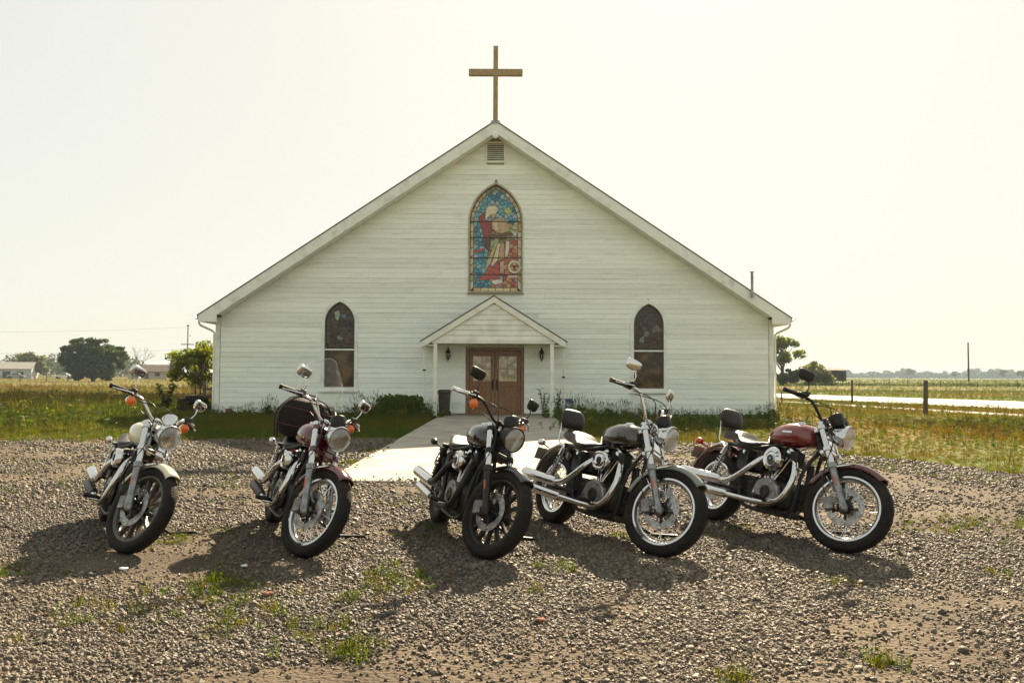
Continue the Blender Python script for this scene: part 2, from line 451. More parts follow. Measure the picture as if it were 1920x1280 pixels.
# gravel yard: a gently uneven sheet
GR_EDGE = [(-14.0, 17.2), (-10.6, 17.15), (-6, 17.35), (-2.35, 17.6), (-2.25, 16.0), (1.5, 16.0), (2.2, 17.0), (4.2, 16.6), (5.3, 15.95), (5.7, 14.65),
           (6.25, 14.0), (6.6, 12.9), (6.85, 11.9), (7.2, 11.5), (9.5, 10.4), (14, 9.5)]
ex, ey = np.array([p[0] for p in GR_EDGE]), np.array([p[1] for p in GR_EDGE])
def edge_y(x):
    return np.interp(x, ex, ey)
def gz(x, y):
    """height of the yard surface: always proud of the flat ground"""
    return 0.012 + 0.022 * fnoise(np.asarray(x, float), np.asarray(y, float), 0.35, 11)
def yard_mat():
    m = bpy.data.materials.new("packed_dirt_and_grit"); m.use_nodes = True
    N, L = m.node_tree.nodes, m.node_tree.links; p = principled(m)
    p.inputs['Roughness'].default_value = 0.92; p.inputs['Specular IOR Level'].default_value = 0.2
    g = N.new('ShaderNodeNewGeometry')
    n1 = N.new('ShaderNodeTexNoise'); n1.inputs['Scale'].default_value = 0.9; n1.inputs['Detail'].default_value = 8
    n2 = N.new('ShaderNodeTexNoise'); n2.inputs['Scale'].default_value = 45.0; n2.inputs['Detail'].default_value = 6
    vo = N.new('ShaderNodeTexVoronoi'); vo.inputs['Scale'].default_value = 38
    for n in (n1, n2, vo): L.new(g.outputs['Position'], n.inputs[0])
    r1 = N.new('ShaderNodeValToRGB'); e = r1.color_ramp.elements
    e[0].position = 0.35; e[0].color = (0.052, 0.037, 0.024, 1); e[1].position = 0.62; e[1].color = (0.112, 0.088, 0.06, 1)
    L.new(n1.outputs[0], r1.inputs[0])
    mx = N.new('ShaderNodeMix'); mx.data_type = 'RGBA'; mx.blend_type = 'OVERLAY'; mx.inputs[0].default_value = 0.65
    L.new(r1.outputs[0], mx.inputs[6]); L.new(n2.outputs[0], mx.inputs[7])
    m2 = N.new('ShaderNodeMix'); m2.data_type = 'RGBA'; m2.blend_type = 'SOFT_LIGHT'; m2.inputs[0].default_value = 0.5
    L.new(mx.outputs[2], m2.inputs[6]); L.new(vo.outputs['Color'], m2.inputs[7])
    hs = N.new('ShaderNodeMix'); hs.data_type = 'RGBA'; hs.inputs[0].default_value = 0.25
    L.new(m2.outputs[2], hs.inputs[6]); L.new(mx.outputs[2], hs.inputs[7])
    L.new(mx.outputs[2], p.inputs['Base Color'])
    ad = N.new('ShaderNodeMath'); ad.operation = 'SUBTRACT'
    L.new(n2.outputs[0], ad.inputs[0]); L.new(vo.outputs['Distance'], ad.inputs[1])
    bp = N.new('ShaderNodeBump'); bp.inputs['Strength'].default_value = 0.7; bp.inputs['Distance'].default_value = 0.02
    L.new(ad.outputs[0], bp.inputs['Height']); L.new(bp.outputs[0], p.inputs['Normal'])
    return m
def make_yard():
    nx, ny = 140, 130
    xs = np.linspace(-14, 14, nx)
    V, F = [], []
    for i, x in enumerate(xs):
        yt = edge_y(x) + 0.25 * (fnoise(np.array([x * 1.0]), np.array([3.0]), 1.3, 5)[0] - 0.5)
        ys = np.linspace(-6.0, yt, ny)
        zz = gz(np.full(ny, x), ys)
        zz[-1] = 0.004
        if i in (0, nx - 1): zz[:] = 0.004
        V += [(x, ys[j], zz[j]) for j in range(ny)]
    for i in range(nx - 1):
        for j in range(ny - 1):
            F.append((i * ny + j, (i + 1) * ny + j, (i + 1) * ny + j + 1, i * ny + j + 1))
    mb = MB(); mb.v, mb.f = V, F
    me = mb.mesh("gravel_yard", smooth=True, ang=180, recalc=False)
    me.materials.append(yard_mat())
    o = bpy.data.objects.new("gravel_yard", me); C.objects.link(o)
    tag(o, kind='structure')
make_yard()

# concrete walk: three poured slabs with recessed joints
walk = thing("pavement", "pale concrete walk leading from the gravel to the church door", "pavement")
tag(walk, kind='structure')
del walk["category"], walk["label"]
WX0, WX1 = -2.32, 1.36
for a, b in ((10.25, 13.9), (13.915, 17.7), (17.715, 21.5), (21.515, 25.2), (25.215, 27.45)):
    mb = MB(); mb.box(WX0, WX1, a, b, -0.05, 0.048)
    mb.build("slab", M_CONC, walk, smooth=False, bevel=0.01)

# road and track on the far right
M_ROAD = mat("pale_dusty_road", (0.40, 0.37, 0.32), 0.8, col2=(0.33, 0.30, 0.25), scale=0.5, detail=8)
def strip(p, q, k0, k1):
    return p[0] + (q[0] - p[0]) * k0, p[1] + (q[1] - p[1]) * k0
def line(p, q, t): return (p[0] + (q[0] - p[0]) * t, p[1] + (q[1] - p[1]) * t)
n0, n1_, f0, f1 = (17.1, 54.0), (21.8, 35.1), (20.85, 65.9), (29.1, 46.9)
sheet("road", [line(n0, n1_, -3), line(n0, n1_, 2.5), line(f0, f1, 3), line(f0, f1, -3)], 0.012, M_ROAD)
t0, t1, u0, u1 = (14.3, 45.2), (17.8, 28.9), (14.75, 46.6), (18.9, 30.4)
sheet("track", [line(t0, t1, -1.5), line(t0, t1, 2.5), line(u0, u1, 2.5), line(u0, u1, -1.5)], 0.008, M_ROAD)
tag(bpy.data.objects["track"], kind='structure'); bpy.data.objects["track"].name = "path"

# ------------------------------------------------------------------ gravel stones
M_STONE = bpy.data.materials.new("gravel_stone"); M_STONE.use_nodes = True
def stone_nodes():
    N, L = M_STONE.node_tree.nodes, M_STONE.node_tree.links; p = principled(M_STONE)
    at = N.new('ShaderNodeAttribute'); at.attribute_type = 'INSTANCER'; at.attribute_name = 'tint'
    r = N.new('ShaderNodeValToRGB'); e = r.color_ramp.elements
    e[0].position = 0; e[0].color = (0.041, 0.032, 0.024, 1); e[1].position = 1; e[1].color = (0.181, 0.148, 0.108, 1)
    for pos, c in ((0.35, (0.078, 0.061, 0.043, 1)), (0.6, (0.112, 0.089, 0.064, 1)), (0.8, (0.136, 0.107, 0.072, 1)), (0.955, (0.157, 0.126, 0.089, 1)), (0.965, (0.108, 0.037, 0.018, 1)), (0.985, (0.124, 0.056, 0.027, 1)), (0.987, (0.207, 0.170, 0.132, 1))):
        q = e.new(pos); q.color = c
    L.new(at.outputs['Fac'], r.inputs[0])
    L.new(r.outputs[0], p.inputs['Base Color'])
    p.inputs['Roughness'].default_value = 0.68
stone_nodes()
def stone(k):
    bm = bmesh.new(); bmesh.ops.create_icosphere(bm, subdivisions=1 if k else 2, radius=1)
    r = random.Random(k)
    ax = (1, r.uniform(0.65, 0.95), r.uniform(0.45, 0.7))
    pl = [(Vector((r.gauss(0, 1), r.gauss(0, 1), r.gauss(0, 1))).normalized(), r.uniform(0.62, 0.9)) for _ in range(6)]
    for v in bm.verts:
        for n, d in pl:
            h = v.co.dot(n)
            if h > d: v.co -= n * (h - d)
        v.co = Vector((v.co.x * ax[0], v.co.y * ax[1], v.co.z * ax[2])) * r.uniform(0.94, 1.06)
    mb = MB(); mb.v = [tuple(v.co) for v in bm.verts]; mb.f = [tuple(v.index for v in f.verts) for f in bm.faces]
    bm.free()
    return proto("stone_shape", mb, M_STONE, True, 32)
stones = [stone(k) for k in range(6)]
BARE = [(-0.85, 3.70, 0.6, 0.16), (1.6, 3.66, 0.55, 0.14), (2.55, 4.95, 0.5, 0.16), (-1.9, 7.0, 0.9, 0.35), (-0.75, 7.1, 0.8, 0.35), (2.1, 7.0, 0.7, 0.3),
        (-3.0, 9.3, 1.2, 0.5), (4.9, 13.6, 1.0, 0.5), (-2.6, 5.9, 0.5, 0.3), (0.4, 8.6, 0.9, 0.3), (1.2, 7.2, 0.6, 0.25), (-2.2, 8.8, 0.8, 0.5)]
def bare(x, y):
    d = np.ones_like(x)
    for cx, cy, a, b in BARE:
        d = np.minimum(d, np.clip(((x - cx) / a) ** 2 + ((y - cy) / b) ** 2 - 0.35 + 0.9 * (fnoise(x, y, 2.2, 31) - 0.5), 0, 1))
    return d
def gravel():
    P, S, T = [], [], []
    for y0, y1, dens, sz in ((2.9, 6.8, 2600, 0.0042), (2.9, 5.2, 4300, 0.0098), (5.2, 8.0, 2500, 0.0112), (8.0, 12.0, 1050, 0.015), (12.0, 17.8, 380, 0.021)):
        w = 0.64 * y1 + 1.5
        n = int(dens * (y1 - y0) * 2 * w)
        x = rng.uniform(-w, w, n); y = rng.uniform(y0, y1, n)
        k = in_view(x, y, 1.2) & (y < edge_y(x) - 0.05 + 0.5 * (rng.random(n) - 0.7)) & ~((x > WX0 + 0.10 * rng.normal(size=n)) & (x < WX1 + 0.10 * rng.normal(size=n)) & (y > 10.2 + 0.22 * np.abs(rng.normal(size=n))))
        cov = fnoise(x, y, 0.55, 21)
        bb = bare(x, y) if sz > .005 else np.ones_like(x)
        prob = np.clip((cov - 0.32) * 4.5, 0.14, 1.0) * (0.22 + 0.78 * bb)
        k &= rng.random(n) < prob
        x, y = x[k], y[k]; m = len(x)
        s = sz * np.exp(rng.normal(0, 0.34, m)); s = np.clip(s, 0.003, 0.036)
        on = (x > WX0) & (x < WX1) & (y > 10.25)
        s = np.where(on, s * .75, s)
        P.append(np.stack([x, y, np.where(on, .05, gz(x, y)) + s * 0.2], 1)); S.append(s)
        T.append(np.clip(rng.random(m) * 0.86 + 0.42 * (vnoise(x, y, 0.8, 3) - 0.5) + 0.07, 0, 0.95))
    P, S, T = np.concatenate(P), np.concatenate(S), np.concatenate(T)
    n = len(S)
    odd = rng.random(n) < 0.012; T[odd] = rng.uniform(0.96, 1, odd.sum())
    rot = np.stack([rng.normal(0, 0.6, n), rng.normal(0, 0.6, n), rng.uniform(0, 6.28, n)], 1)
    scl = S[:, None] * np.stack([np.ones(n), rng.uniform(0.8, 1.1, n), rng.uniform(0.95, 1.5, n)], 1)
    scatter("gravel", P, rot, scl, rng.integers(0, 6, n), T, stones, 'stuff', "loose grey and tan gravel covering the yard under the motorcycles", "gravel")
    print("stones", n)
gravel()

# ------------------------------------------------------------------ grass
M_GRASS = leafmat("meadow_grass", (0.066, 0.108, 0.010), (0.185, 0.118, 0.028), 0.42, inst=True)
M_WEED = leafmat("weed_leaf", (0.05, 0.10, 0.018), (0.20, 0.20, 0.04), 0.45, inst=True)
def blade(mb, x, y, h, w, lean, az, bend):
    d = Vector((math.cos(az), math.sin(az), 0)); sd = Vector((-d.y, d.x, 0)) * w
    pts = []
    for t in (0, 0.4, 0.75):
        p = Vector((x, y, 0)) + d * (lean * t * h + bend * t * t * h) + Vector((0, 0, h * t * (1 - 0.25 * bend * t)))
        pts += [p - sd * (1 - 0.5 * t), p + sd * (1 - 0.5 * t)]
    tip = Vector((x, y, 0)) + d * ((lean + bend) * h) + Vector((0, 0, h * (1 - 0.35 * bend)))
    mb.add(pts + [tip], [(0, 1, 3, 2), (2, 3, 5, 4), (4, 5, 6)])
def tuft(seed, n, h, w, spread, heads=0, leaves=0):
    r = random.Random(seed); mb = MB()
    for _ in range(n):
        a, q = r.uniform(0, 6.28), spread * math.sqrt(r.random())
        blade(mb, q * math.cos(a), q * math.sin(a), h * r.uniform(0.45, 1.1), w * r.uniform(0.7, 1.3), r.uniform(0, 0.35), r.uniform(0, 6.28), r.uniform(0.1, 0.7))
    for _ in range(heads):
        a, q = r.uniform(0, 6.28), spread * r.random()
        b = Vector((q * math.cos(a), q * math.sin(a), 0)); t = b + Vector((r.gauss(0, .12), r.gauss(0, .12), 1)) * h * r.uniform(1.2, 1.6)
        mb.tube([b, t], [w * 0.35, w * 0.25], 3)
        mb.tube([t, t + (t - b).normalized() * h * 0.15, t + (t - b).normalized() * h * 0.32], [w * 0.4, w * 1.5, w * 0.3], 4)
    for _ in range(leaves):
        a, q = r.uniform(0, 6.28), spread * r.random()
        c = Vector((q * math.cos(a), q * math.sin(a), h * r.uniform(0.15, 0.9)))
        d = Vector((r.gauss(0, 1), r.gauss(0, 1), r.gauss(0, 0.5))).normalized(); s = d.cross(Vector((r.gauss(0, .5), r.gauss(0, .5), 1))).normalized()
        l = h * r.uniform(0.2, 0.4)
        mb.add([c, c + d * l * 0.5 + s * l * 0.22, c + d * l, c + d * l * 0.5 - s * l * 0.22], [(0, 1, 2, 3)])
    return mb
grass_v = [proto("grass_tuft", tuft(1, 22, 0.16, 0.006, 0.10), M_GRASS, False), proto("grass_tuft", tuft(2, 20, 0.20, 0.006, 0.12, 3), M_GRASS, False),
           proto("grass_tuft", tuft(3, 14, 0.24, 0.006, 0.12, 7), M_GRASS, False), proto("grass_tuft", tuft(4, 26, 0.12, 0.007, 0.13, 0, 8), M_GRASS, False),
           proto("grass_tuft", tuft(5, 8, 0.15, 0.006, 0.10, 1, 18), M_GRASS, False)]
weed_v = [proto("weed_stalk", tuft(11, 5, 0.35, 0.007, 0.06, 3, 26), M_WEED, False), proto("weed_stalk", tuft(12, 3, 0.5, 0.006, 0.07, 5, 34), M_WEED, False),
          proto("weed_stalk", tuft(13, 16, 0.4, 0.008, 0.10, 4, 6), M_WEED, False)]

def on_pave(x, y):
    w = (x > WX0 - 0.05) & (x < WX1 + 0.05) & (y > 10.2) & (y < 27.4)
    ch = (x > -9.85) & (x < 8.7) & (y > 27.25) & (y < 48)
    def side(p, q): return (q[0] - p[0]) * (y - p[1]) - (q[1] - p[1]) * (x - p[0])
    rd = (side(n0, n1_) > 0) & (side(f0, f1) < 0)
    tr = (side(t0, t1) > 0) & (side(u0, u1) < 0) & (y < 80)
    return w | ch | rd | (tr & (rng.random(len(x)) < 0.9))
def grass():
    P, S, T, I = [], [], [], []
    for y0, y1, dens, sc in ((9.0, 26, 95, 0.80), (26, 46, 36, 1.1), (46, 85, 8, 1.4), (85, 220, 1.1, 1.7), (220, 420, 0.16, 2.2)):
        w = 0.64 * y1 + 3
        n = int(dens * (y1 - y0) * 2 * w)
        x = rng.uniform(-w, w, n); y = rng.uniform(y0, y1, n)
        k = in_view(x, y, 2.5) & (y > edge_y(np.clip(x, -14, 14)) + 0.1 * rng.normal(size=n)) & ~on_pave(x, y)
        x, y = x[k], y[k]; m = len(x)
        dry = fnoise(x, y, 0.10, 41) + 0.35 * (fnoise(x, y, 0.5, 43) - 0.5)
        left = x < -9.0
        # the left meadow is dry and tall beyond a green mown edge; the right is greener with tawny patches
        tint = np.where(left, np.clip((y - 27) / 14, 0, 1) * 0.55 + dry * 0.9 - 0.32, dry * 1.5 - 0.45)
        tint = np.where((y > 150) & (x > 20), tint * 0.4, tint)
        tint = np.clip(tint + rng.normal(0, 0.17, m), 0, 1)
        s = sc * np.exp(np.clip(rng.normal(0, 0.25, m), -.5, .35)) * np.where(left & (y > 22), 1.15, 1.0) * (0.7 + 0.6 * fnoise(x, y, 0.4, 47))
        s *= np.where(x > 4.8, np.where(y > 24, .42, .54), 1.0) * np.where(left, np.clip(1 - (y - 24) / 40, .34, 1), 1.0) * np.where(left & (y > 85), .75, 1.0)
        s *= np.where((np.abs(x) < 10.5) & (y < 27.3), 0.62, 1.0) * np.where((x < -9) & (y < 30), .62, 1.0)
        P.append(np.stack([x, y, np.full(m, 0.0)], 1)); S.append(s); T.append(tint)
        I.append(np.where((tint > 0.5) & (left | (rng.random(m) < .3)), rng.integers(1, 3, m), rng.choice([0, 1, 3, 3, 4, 4], m)))
    # thin tufts straggling over the gravel: the patches the photograph shows, plus a few strays
    spots = [(-1.65, 4.95, .25, 26), (-1.9, 5.25, .22, 24), (-1.45, 4.45, .22, 18), (-1.05, 4.3, .18, 14), (-0.85, 5.55, .2, 16), (-0.78, 5.2, .16, 14), (-0.95, 4.95, .12, 9),
             (-0.78, 3.98, .13, 16), (-0.7, 4.1, .1, 8), (0.97, 3.66, .1, 9), (1.72, 3.9, .1, 10), (0.32, 5.75, .12, 9), (-0.55, 5.3, .16, 8), (0.15, 5.15, .06, 4),
             (-0.3, 8.0, .3, 16), (-0.65, 7.0, .25, 14), (-1.1, 8.6, .3, 16), (-2.5, 9.4, .8, 40), (-3.6, 10.4, 1.0, 50), (-5.2, 9.5, .8, 26), (-2.7, 6.6, .25, 14), (-2.45, 6.9, .25, 12),
             (-4.6, 6.9, .3, 14), (-4.1, 8.6, .5, 18), (2.0, 7.2, .2, 10), (2.6, 9.0, .4, 14), (3.7, 7.4, .45, 40), (4.3, 7.6, .4, 30), (3.3, 5.6, .1, 4), (2.1, 5.4, .12, 6),
             (-2.42, 12.5, .22, 60), (-2.4, 14.5, .2, 60), (-2.42, 11.2, .25, 44), (-2.35, 16.2, .25, 50), (-2.2, 10.2, .2, 20), (-0.6, 10.05, .4, 16), (1.5, 13.0, .3, 30), (-6.5, 12.5, 1.6, 60), (-3.5, 14.5, 1.2, 40),
             (4.6, 12.9, .7, 50), (5.4, 12.2, .6, 40), (3.2, 13.8, .8, 40), (6.0, 10.8, .5, 30), (-8.0, 15.5, 1.6, 50), (-1.5, 6.4, .2, 8), (0.9, 6.9, .2, 8), (-3.4, 5.6, .3, 18), (-2.3, 4.6, .3, 16)]
    # ragged fringe where the lawn runs out over the gravel
    n = 2600; x = rng.uniform(-13, 13, n); y = edge_y(x) - np.abs(rng.normal(0, .55, n)); k = in_view(x, y, 1) & ~on_pave(x, y) & (rng.random(n) < np.clip(fnoise(x, y, .9, 91) * 2.4 - .55, 0, 1)); x, y = x[k], y[k]; n = len(x)
    P.append(np.stack([x, y, gz(x, y) - .005], 1)); S.append(rng.uniform(.25, .6, n)); T.append(np.clip(rng.normal(.3, .25, n), 0, 1)); I.append(rng.choice([0, 3, 3, 4], n))
    for cx, cy, sp, n in spots:
        n = int(n * 1.6)
        x, y = rng.normal(cx, sp * .6, n), rng.normal(cy, sp * .6, n)
        k = ~((x > WX0) & (x < WX1) & (y > 10.25)); x, y = x[k], y[k]; n = len(x)
        P.append(np.stack([x, y, gz(x, y) - 0.005], 1)); S.append(rng.uniform(0.18, 0.46, n) * (1.0 if cy < 6 else 0.85)); T.append(np.clip(rng.normal(0.22, 0.25, n), 0, 1)); I.append(rng.choice([0, 0, 3, 4], n))
    P, S, T, I = map(np.concatenate, (P, S, T, I)); n = len(S)
    rot = np.stack([rng.normal(0, .08, n), rng.normal(0, .08, n), rng.uniform(0, 6.28, n)], 1)
    scatter("grass", P, rot, S[:, None] * np.stack([np.ones(n), np.ones(n), rng.uniform(.8, 1.2, n)], 1), I, T, grass_v, 'stuff', "unmown green and tawny grass around the yard and over the fields", "grass")
    print("tufts", n)
grass()
def weeds():
    P, S, T = [], [], []
    n = 640
    x = rng.uniform(-9.9, 8.75, n); y = 27.25 - np.abs(rng.normal(0, .33, n)) - 0.05
    k = ~((x > -2.4) & (x < 1.4)); x, y = x[k], y[k]
    hgt = 0.34 + 0.85 * vnoise(x, y * 0, 0.9, 71) ** 2
    P.append(np.stack([x, y, 0 * x], 1)); S.append(hgt * rng.uniform(.5, 1.25, len(x))); T.append(np.clip(rng.normal(.25, .25, len(x)), 0, 1))
    # taller weeds at the far edge of the church's shade, right of the walk, and a thatch of them in the meadow
    for cx, cy, sx, sy, m, h0 in ((5.2, 22.3, 1.8, .6, 260, .55), (3.0, 20.6, 1.0, .8, 140, .5), (-1.5, 30, 1, 1, 0, 1), (-14, 21.5, 3, 1.5, 160, .55), (-20, 30, 6, 5, 260, .8), (-3.6, 25.6, .7, .35, 150, .75),
                                  (13, 30, 3, 6, 50, .4), (15.5, 36, 1, 3, 24, .55), (10.2, 18, 1.6, 1.0, 60, .4), (2.0, 25.9, .5, .3, 60, .8), (11, 22, 3, 3, 50, .4)):
        x, y = rng.normal(cx, sx, m), rng.normal(cy, sy, m)
        k = (y < 27.2) | (np.abs(x + .6) > 9.5); x, y = x[k], y[k]; m = len(x)
        P.append(np.stack([x, y, 0 * x], 1)); S.append(h0 * rng.uniform(.5, 1.2, m)); T.append(np.clip(rng.normal(.4, .3, m), 0, 1))
    P, S, T = map(np.concatenate, (P, S, T)); n = len(S)
    rot = np.stack([rng.normal(0, .1, n), rng.normal(0, .1, n), rng.uniform(0, 6.28, n)], 1)
    scatter("weeds", P, rot, np.repeat(S[:, None], 3, 1), rng.integers(0, 3, n), T, weed_v, 'stuff', "straggling weeds along the foot of the white church wall", "weeds")
weeds()

# ------------------------------------------------------------------ the church
XC, YF = -0.58, 27.42
HWALL, SLOPE = 9.22, 0.666
church = thing("church", "white clapboard country church with steep gable, porch and pointed windows", "church", (XC, YF, 0))
def xz(a, b, d): return (a, d, b)          # local: x from the centre line, y depth from the siding plane, z up

def arch_R(a, H): return (a * a + H * H) / (2 * a)
def arch_half(z, a, z0, zs, zt):
    if z < z0 or z > zt: return 0.0
    if z <= zs: return a
    r = arch_R(a, zt - zs)
    return max(0.0, math.sqrt(max(0, r * r - (z - zs) ** 2)) - (r - a))
def arch_outline(cx, a, z0, zs, zt, n=10, inset=0.0, ztop_in=None, bottom=True):
    """open outline from lower left, over the point, to lower right"""
    a2 = a - inset; zt2 = zt - inset * 1.25; zb = z0 + inset
    r = arch_R(a2, zt2 - zs); th = math.asin(min(1, (zt2 - zs) / r))
    right = [(cx + a2, zb)] + [(cx + math.cos(th * i / n) * r - (r - a2), zs + math.sin(th * i / n) * r) for i in range(n + 1)]
    left = [(2 * cx - x, z) for x, z in right]
    return left + right[::-1][1:]
SG = dict(cx=0.02, a=0.88, z0=4.14, zs=6.45, zt=7.76)
WL = dict(cx=-5.15, a=0.50, z0=0.94, zs=3.08, zt=3.78)
WR = dict(cx=5.125, a=0.50, z0=0.94, zs=3.06, zt=3.76)
DOOR = (-0.93, 0.965, 0.05, 2.27)
VENT = (-0.28, 0.28, 8.52, 9.13)

def siding():
    pitch = 0.166; z = 0.10; row = 0
    while z < 9.35:
        z0, z1 = z, z + pitch - 0.002
        hb = min(HWALL - 0.11, (9.42 - z0) / SLOPE); ht = min(HWALL - 0.11, (9.42 - z1) / SLOPE)
        z += pitch; row += 1
        if ht < 0.04: break
        cuts = []                      # (left at bottom, left at top, right at bottom, right at top)
        for w in (SG, WL, WR):
            zz0, zz1 = max(z0, w['z0'] - .03), min(z1, w['zt'])
            if z1 <= w['z0'] - .03 or z0 >= w['zt']: continue
            h0 = arch_half(max(z0, w['z0']), w['a'], w['z0'], w['zs'], w['zt']) + .02
            h1 = (arch_half(z1, w['a'], w['z0'], w['zs'], w['zt']) if z1 < w['zt'] else 0) + .02
            cuts.append((w['cx'] - h0, w['cx'] - h1, w['cx'] + h0, w['cx'] + h1))
        if z0 < DOOR[3]: cuts.append((DOOR[0] - .02,) * 2 + (DOOR[1] + .02,) * 2)
        if z1 > VENT[2] and z0 < VENT[3]: cuts.append((VENT[0],) * 2 + (VENT[1],) * 2)
        cuts.sort(); spans = []; x = (-hb, -ht)
        for a, a1, b, b1 in cuts:
            if a > x[0]: spans.append((x, (a, a1)))
            x = (b, b1)
        if x[0] < hb: spans.append((x, (hb, ht)))
        off = (row % 3) * 1.5 + random.uniform(-.4, .4)
        for A, Bq in spans:
            js = [A]; t = A[0] + 4.4 + off * 0.5
            while t < Bq[0] - 1.4:
                js.append((t, t)); t += 5.4
            js.append(Bq)
            for P_, Q_ in zip(js[:-1], js[1:]):
                g = 0.0022; dy = random.uniform(-.002, .002); dz = random.uniform(-.002, .0)
                fb, ft = -0.023 + dy, -0.013 + dy
                p2, q2, l2, r2 = P_[0] + g, Q_[0] - g, P_[1] + g, Q_[1] - g
                mb = MB()
                mb.add([(p2, fb, z0 + dz), (q2, fb, z0 + dz), (q2, .11, z0 + dz), (p2, .11, z0 + dz), (l2, ft, z1), (r2, ft, z1), (r2, .11, z1), (l2, .11, z1)],
                       [(0, 3, 2, 1), (4, 5, 6, 7), (0, 1, 5, 4), (1, 2, 6, 5), (2, 3, 7, 6), (3, 0, 4, 7)])
                mb.build("siding_board", M_SIDING, church, smooth=False)
siding()
# body behind the boards
mb = MB(); mb.prism([(-HWALL, -.05), (HWALL, -.05), (HWALL, 3.22), (0, 9.36), (-HWALL, 3.22)], xz, 0.112, 20.0)
mb.build("wall", M_SIDING, church, smooth=False)
for s in (-1, 1):
    mb = MB(); mb.box(min(s * 9.12, s * 9.27), max(s * 9.12, s * 9.27), -0.05, 0.108, 0.05, 3.25)
    mb.build("corner_board", M_TRIM, church, smooth=False, bevel=.004)
    # roof slope, rake board with boxed eave return, soffit, gutter, downspout
    f = lambda a, b, d, s=s: (s * a, d, b)
    mb = MB(); mb.prism([(0, 9.765), (9.74, 3.275), (9.74, 3.24), (0, 9.72)], f, -0.545, 20.2)
    mb.build("roof", M_SHINGLE, church, smooth=False)
    mb = MB(); mb.prism([(0.0, 9.717), (9.68, 3.27), (9.68, 3.06), (9.08, 3.06), (9.08, 3.292), (0.0, 9.34)], f, -0.53, -0.47)
    mb.build("rake_board", M_TRIM, church, smooth=False)
    mb = MB(); mb.prism([(0.0, 9.335), (9.06, 3.30), (9.06, 3.34), (0.0, 9.375)], f, -0.468, -0.036)
    mb.build("rake_soffit", M_TRIM, church, smooth=False)
    mb = MB(); mb.prism([(9.28, 3.062), (9.66, 3.062), (9.66, 3.25), (9.28, 3.3)], f, -0.466, 20.0)
    mb.build("eave_soffit", M_TRIM, church, smooth=False)
    mb = MB(); mb.prism([(9.70, 3.17), (9.76, 3.15), (9.86, 3.27), (9.86, 3.285), (9.84, 3.285), (9.75, 3.18), (9.715, 3.19), (9.715, 3.26), (9.70, 3.26)], f, -0.56, 20.1)
    mb.build("gutter", M_TRIM, church, smooth=False)
    mb = MB(); mb.tube([(s * 9.75, -.25, 3.17), (s * 9.75, -.25, 3.03), (s * 9.70, -.23, 2.96), (s * 9.40, -.02, 2.80), (s * 9.345, .05, 2.74), (s * 9.345, .05, 0.1)], .036, 8)
    mb.build("downspout", M_TRIM, church)
mb = MB(); mb.ball((0, -.545, 9.25), (.10, .03, .11)); mb.box(-.07, .07, -.55, -.46, 9.20, 9.36)
mb.build("peak_block", M_TRIM, church)

# cross on the ridge
cr = thing("cross", "tall weathered wooden cross standing on the peak of the church roof", "cross", (XC + .0, YF - .45, 9.70))
mb = MB(); mb.box(-.078, .078, -.075, .075, -.05, 2.55); mb.build("upright", M_WOODX, cr, smooth=False, bevel=.008)
mb = MB(); mb.box(-.89, .89, -.085, .079, 1.565, 1.775); mb.build("crossbar", M_WOODX, cr, smooth=False, bevel=.008)
mb = MB(); mb.prism([(-.17, -.06), (.17, -.06), (.13, .05), (-.13, .05)], xz, -.10, .10); mb.build("base_plate", M_GALV, cr, smooth=False, bevel=.008)

# gable vent
v = MB(); x0, x1, z0, z1 = VENT
v.ring([(x0 - .05, z0 - .05), (x1 + .05, z0 - .05), (x1 + .05, z1 + .05), (x0 - .05, z1 + .05)], [(x0, z0), (x1, z0), (x1, z1), (x0, z1)], xz, -0.05, 0.105)
vent = v.build("gable_vent", M_CREAMTRIM, church, smooth=False)
mb = MB(); mb.box(x0, x1, .08, .10, z0, z1); mb.build("vent_backing", M_DARKVOID, vent, smooth=False)
for i in range(9):
    z = z0 + (i + .5) * (z1 - z0) / 9
    mb = MB(); mb.prism([(-.045, -.038), (-.036, -.038), (.03, .022), (.02, .022)], lambda a, b, d, z=z: (d, a - .005, z + b), x0 + .002, x1 - .002)
    mb.build("slat", M_CREAMTRIM, vent, smooth=False)

# vent pipe through the roof edge
mb = MB(); mb.cyl((8.40, -.62, 3.92), (8.40, -.62, 4.78), .045, n=12); mb.lathe([(.06, 0), (.06, .05), (.045, .06)], (8.40, -.62, 4.74), (0, 0, 1), 12)
mb.cyl((8.40, -.62, 4.05), (8.40, -.50, 4.05), .02, n=6)
mb.build("vent_pipe", M_GALV, church)

# ---- Voronoi glass
def clip(poly, nx, ny, c):
    out = []
    for i in range(len(poly)):
        p, q = poly[i], poly[(i + 1) % len(poly)]
        a, b = p[0] * nx + p[1] * ny - c, q[0] * nx + q[1] * ny - c
        if a <= 0: out.append(p)
        if a * b < 0:
            t = a / (a - b); out.append((p[0] + (q[0] - p[0]) * t, p[1] + (q[1] - p[1]) * t))
    return out
def voronoi(sites, outline):
    cells = []
    for i, s in enumerate(sites):
        poly = outline
        for j, t in enumerate(sites):
            if j == i or abs(t[0] - s[0]) + abs(t[1] - s[1]) > 1.2: continue
            nx, ny = t[0] - s[0], t[1] - s[1]
            poly = clip(poly, nx, ny, (t[0] ** 2 + t[1] ** 2 - s[0] ** 2 - s[1] ** 2) / 2)
            if len(poly) < 3: break
        cells.append(poly)
    return cells
def shrink(poly, d):
    cx = sum(p[0] for p in poly) / len(poly); cy = sum(p[1] for p in poly) / len(poly)
    out = []
    for x, y in poly:
        l = math.hypot(x - cx, y - cy); k = max(0.2, 1 - d / max(l, 1e-4)); out.append((cx + (x - cx) * k, cy + (y - cy) * k))
    return out
glass_cache = {}
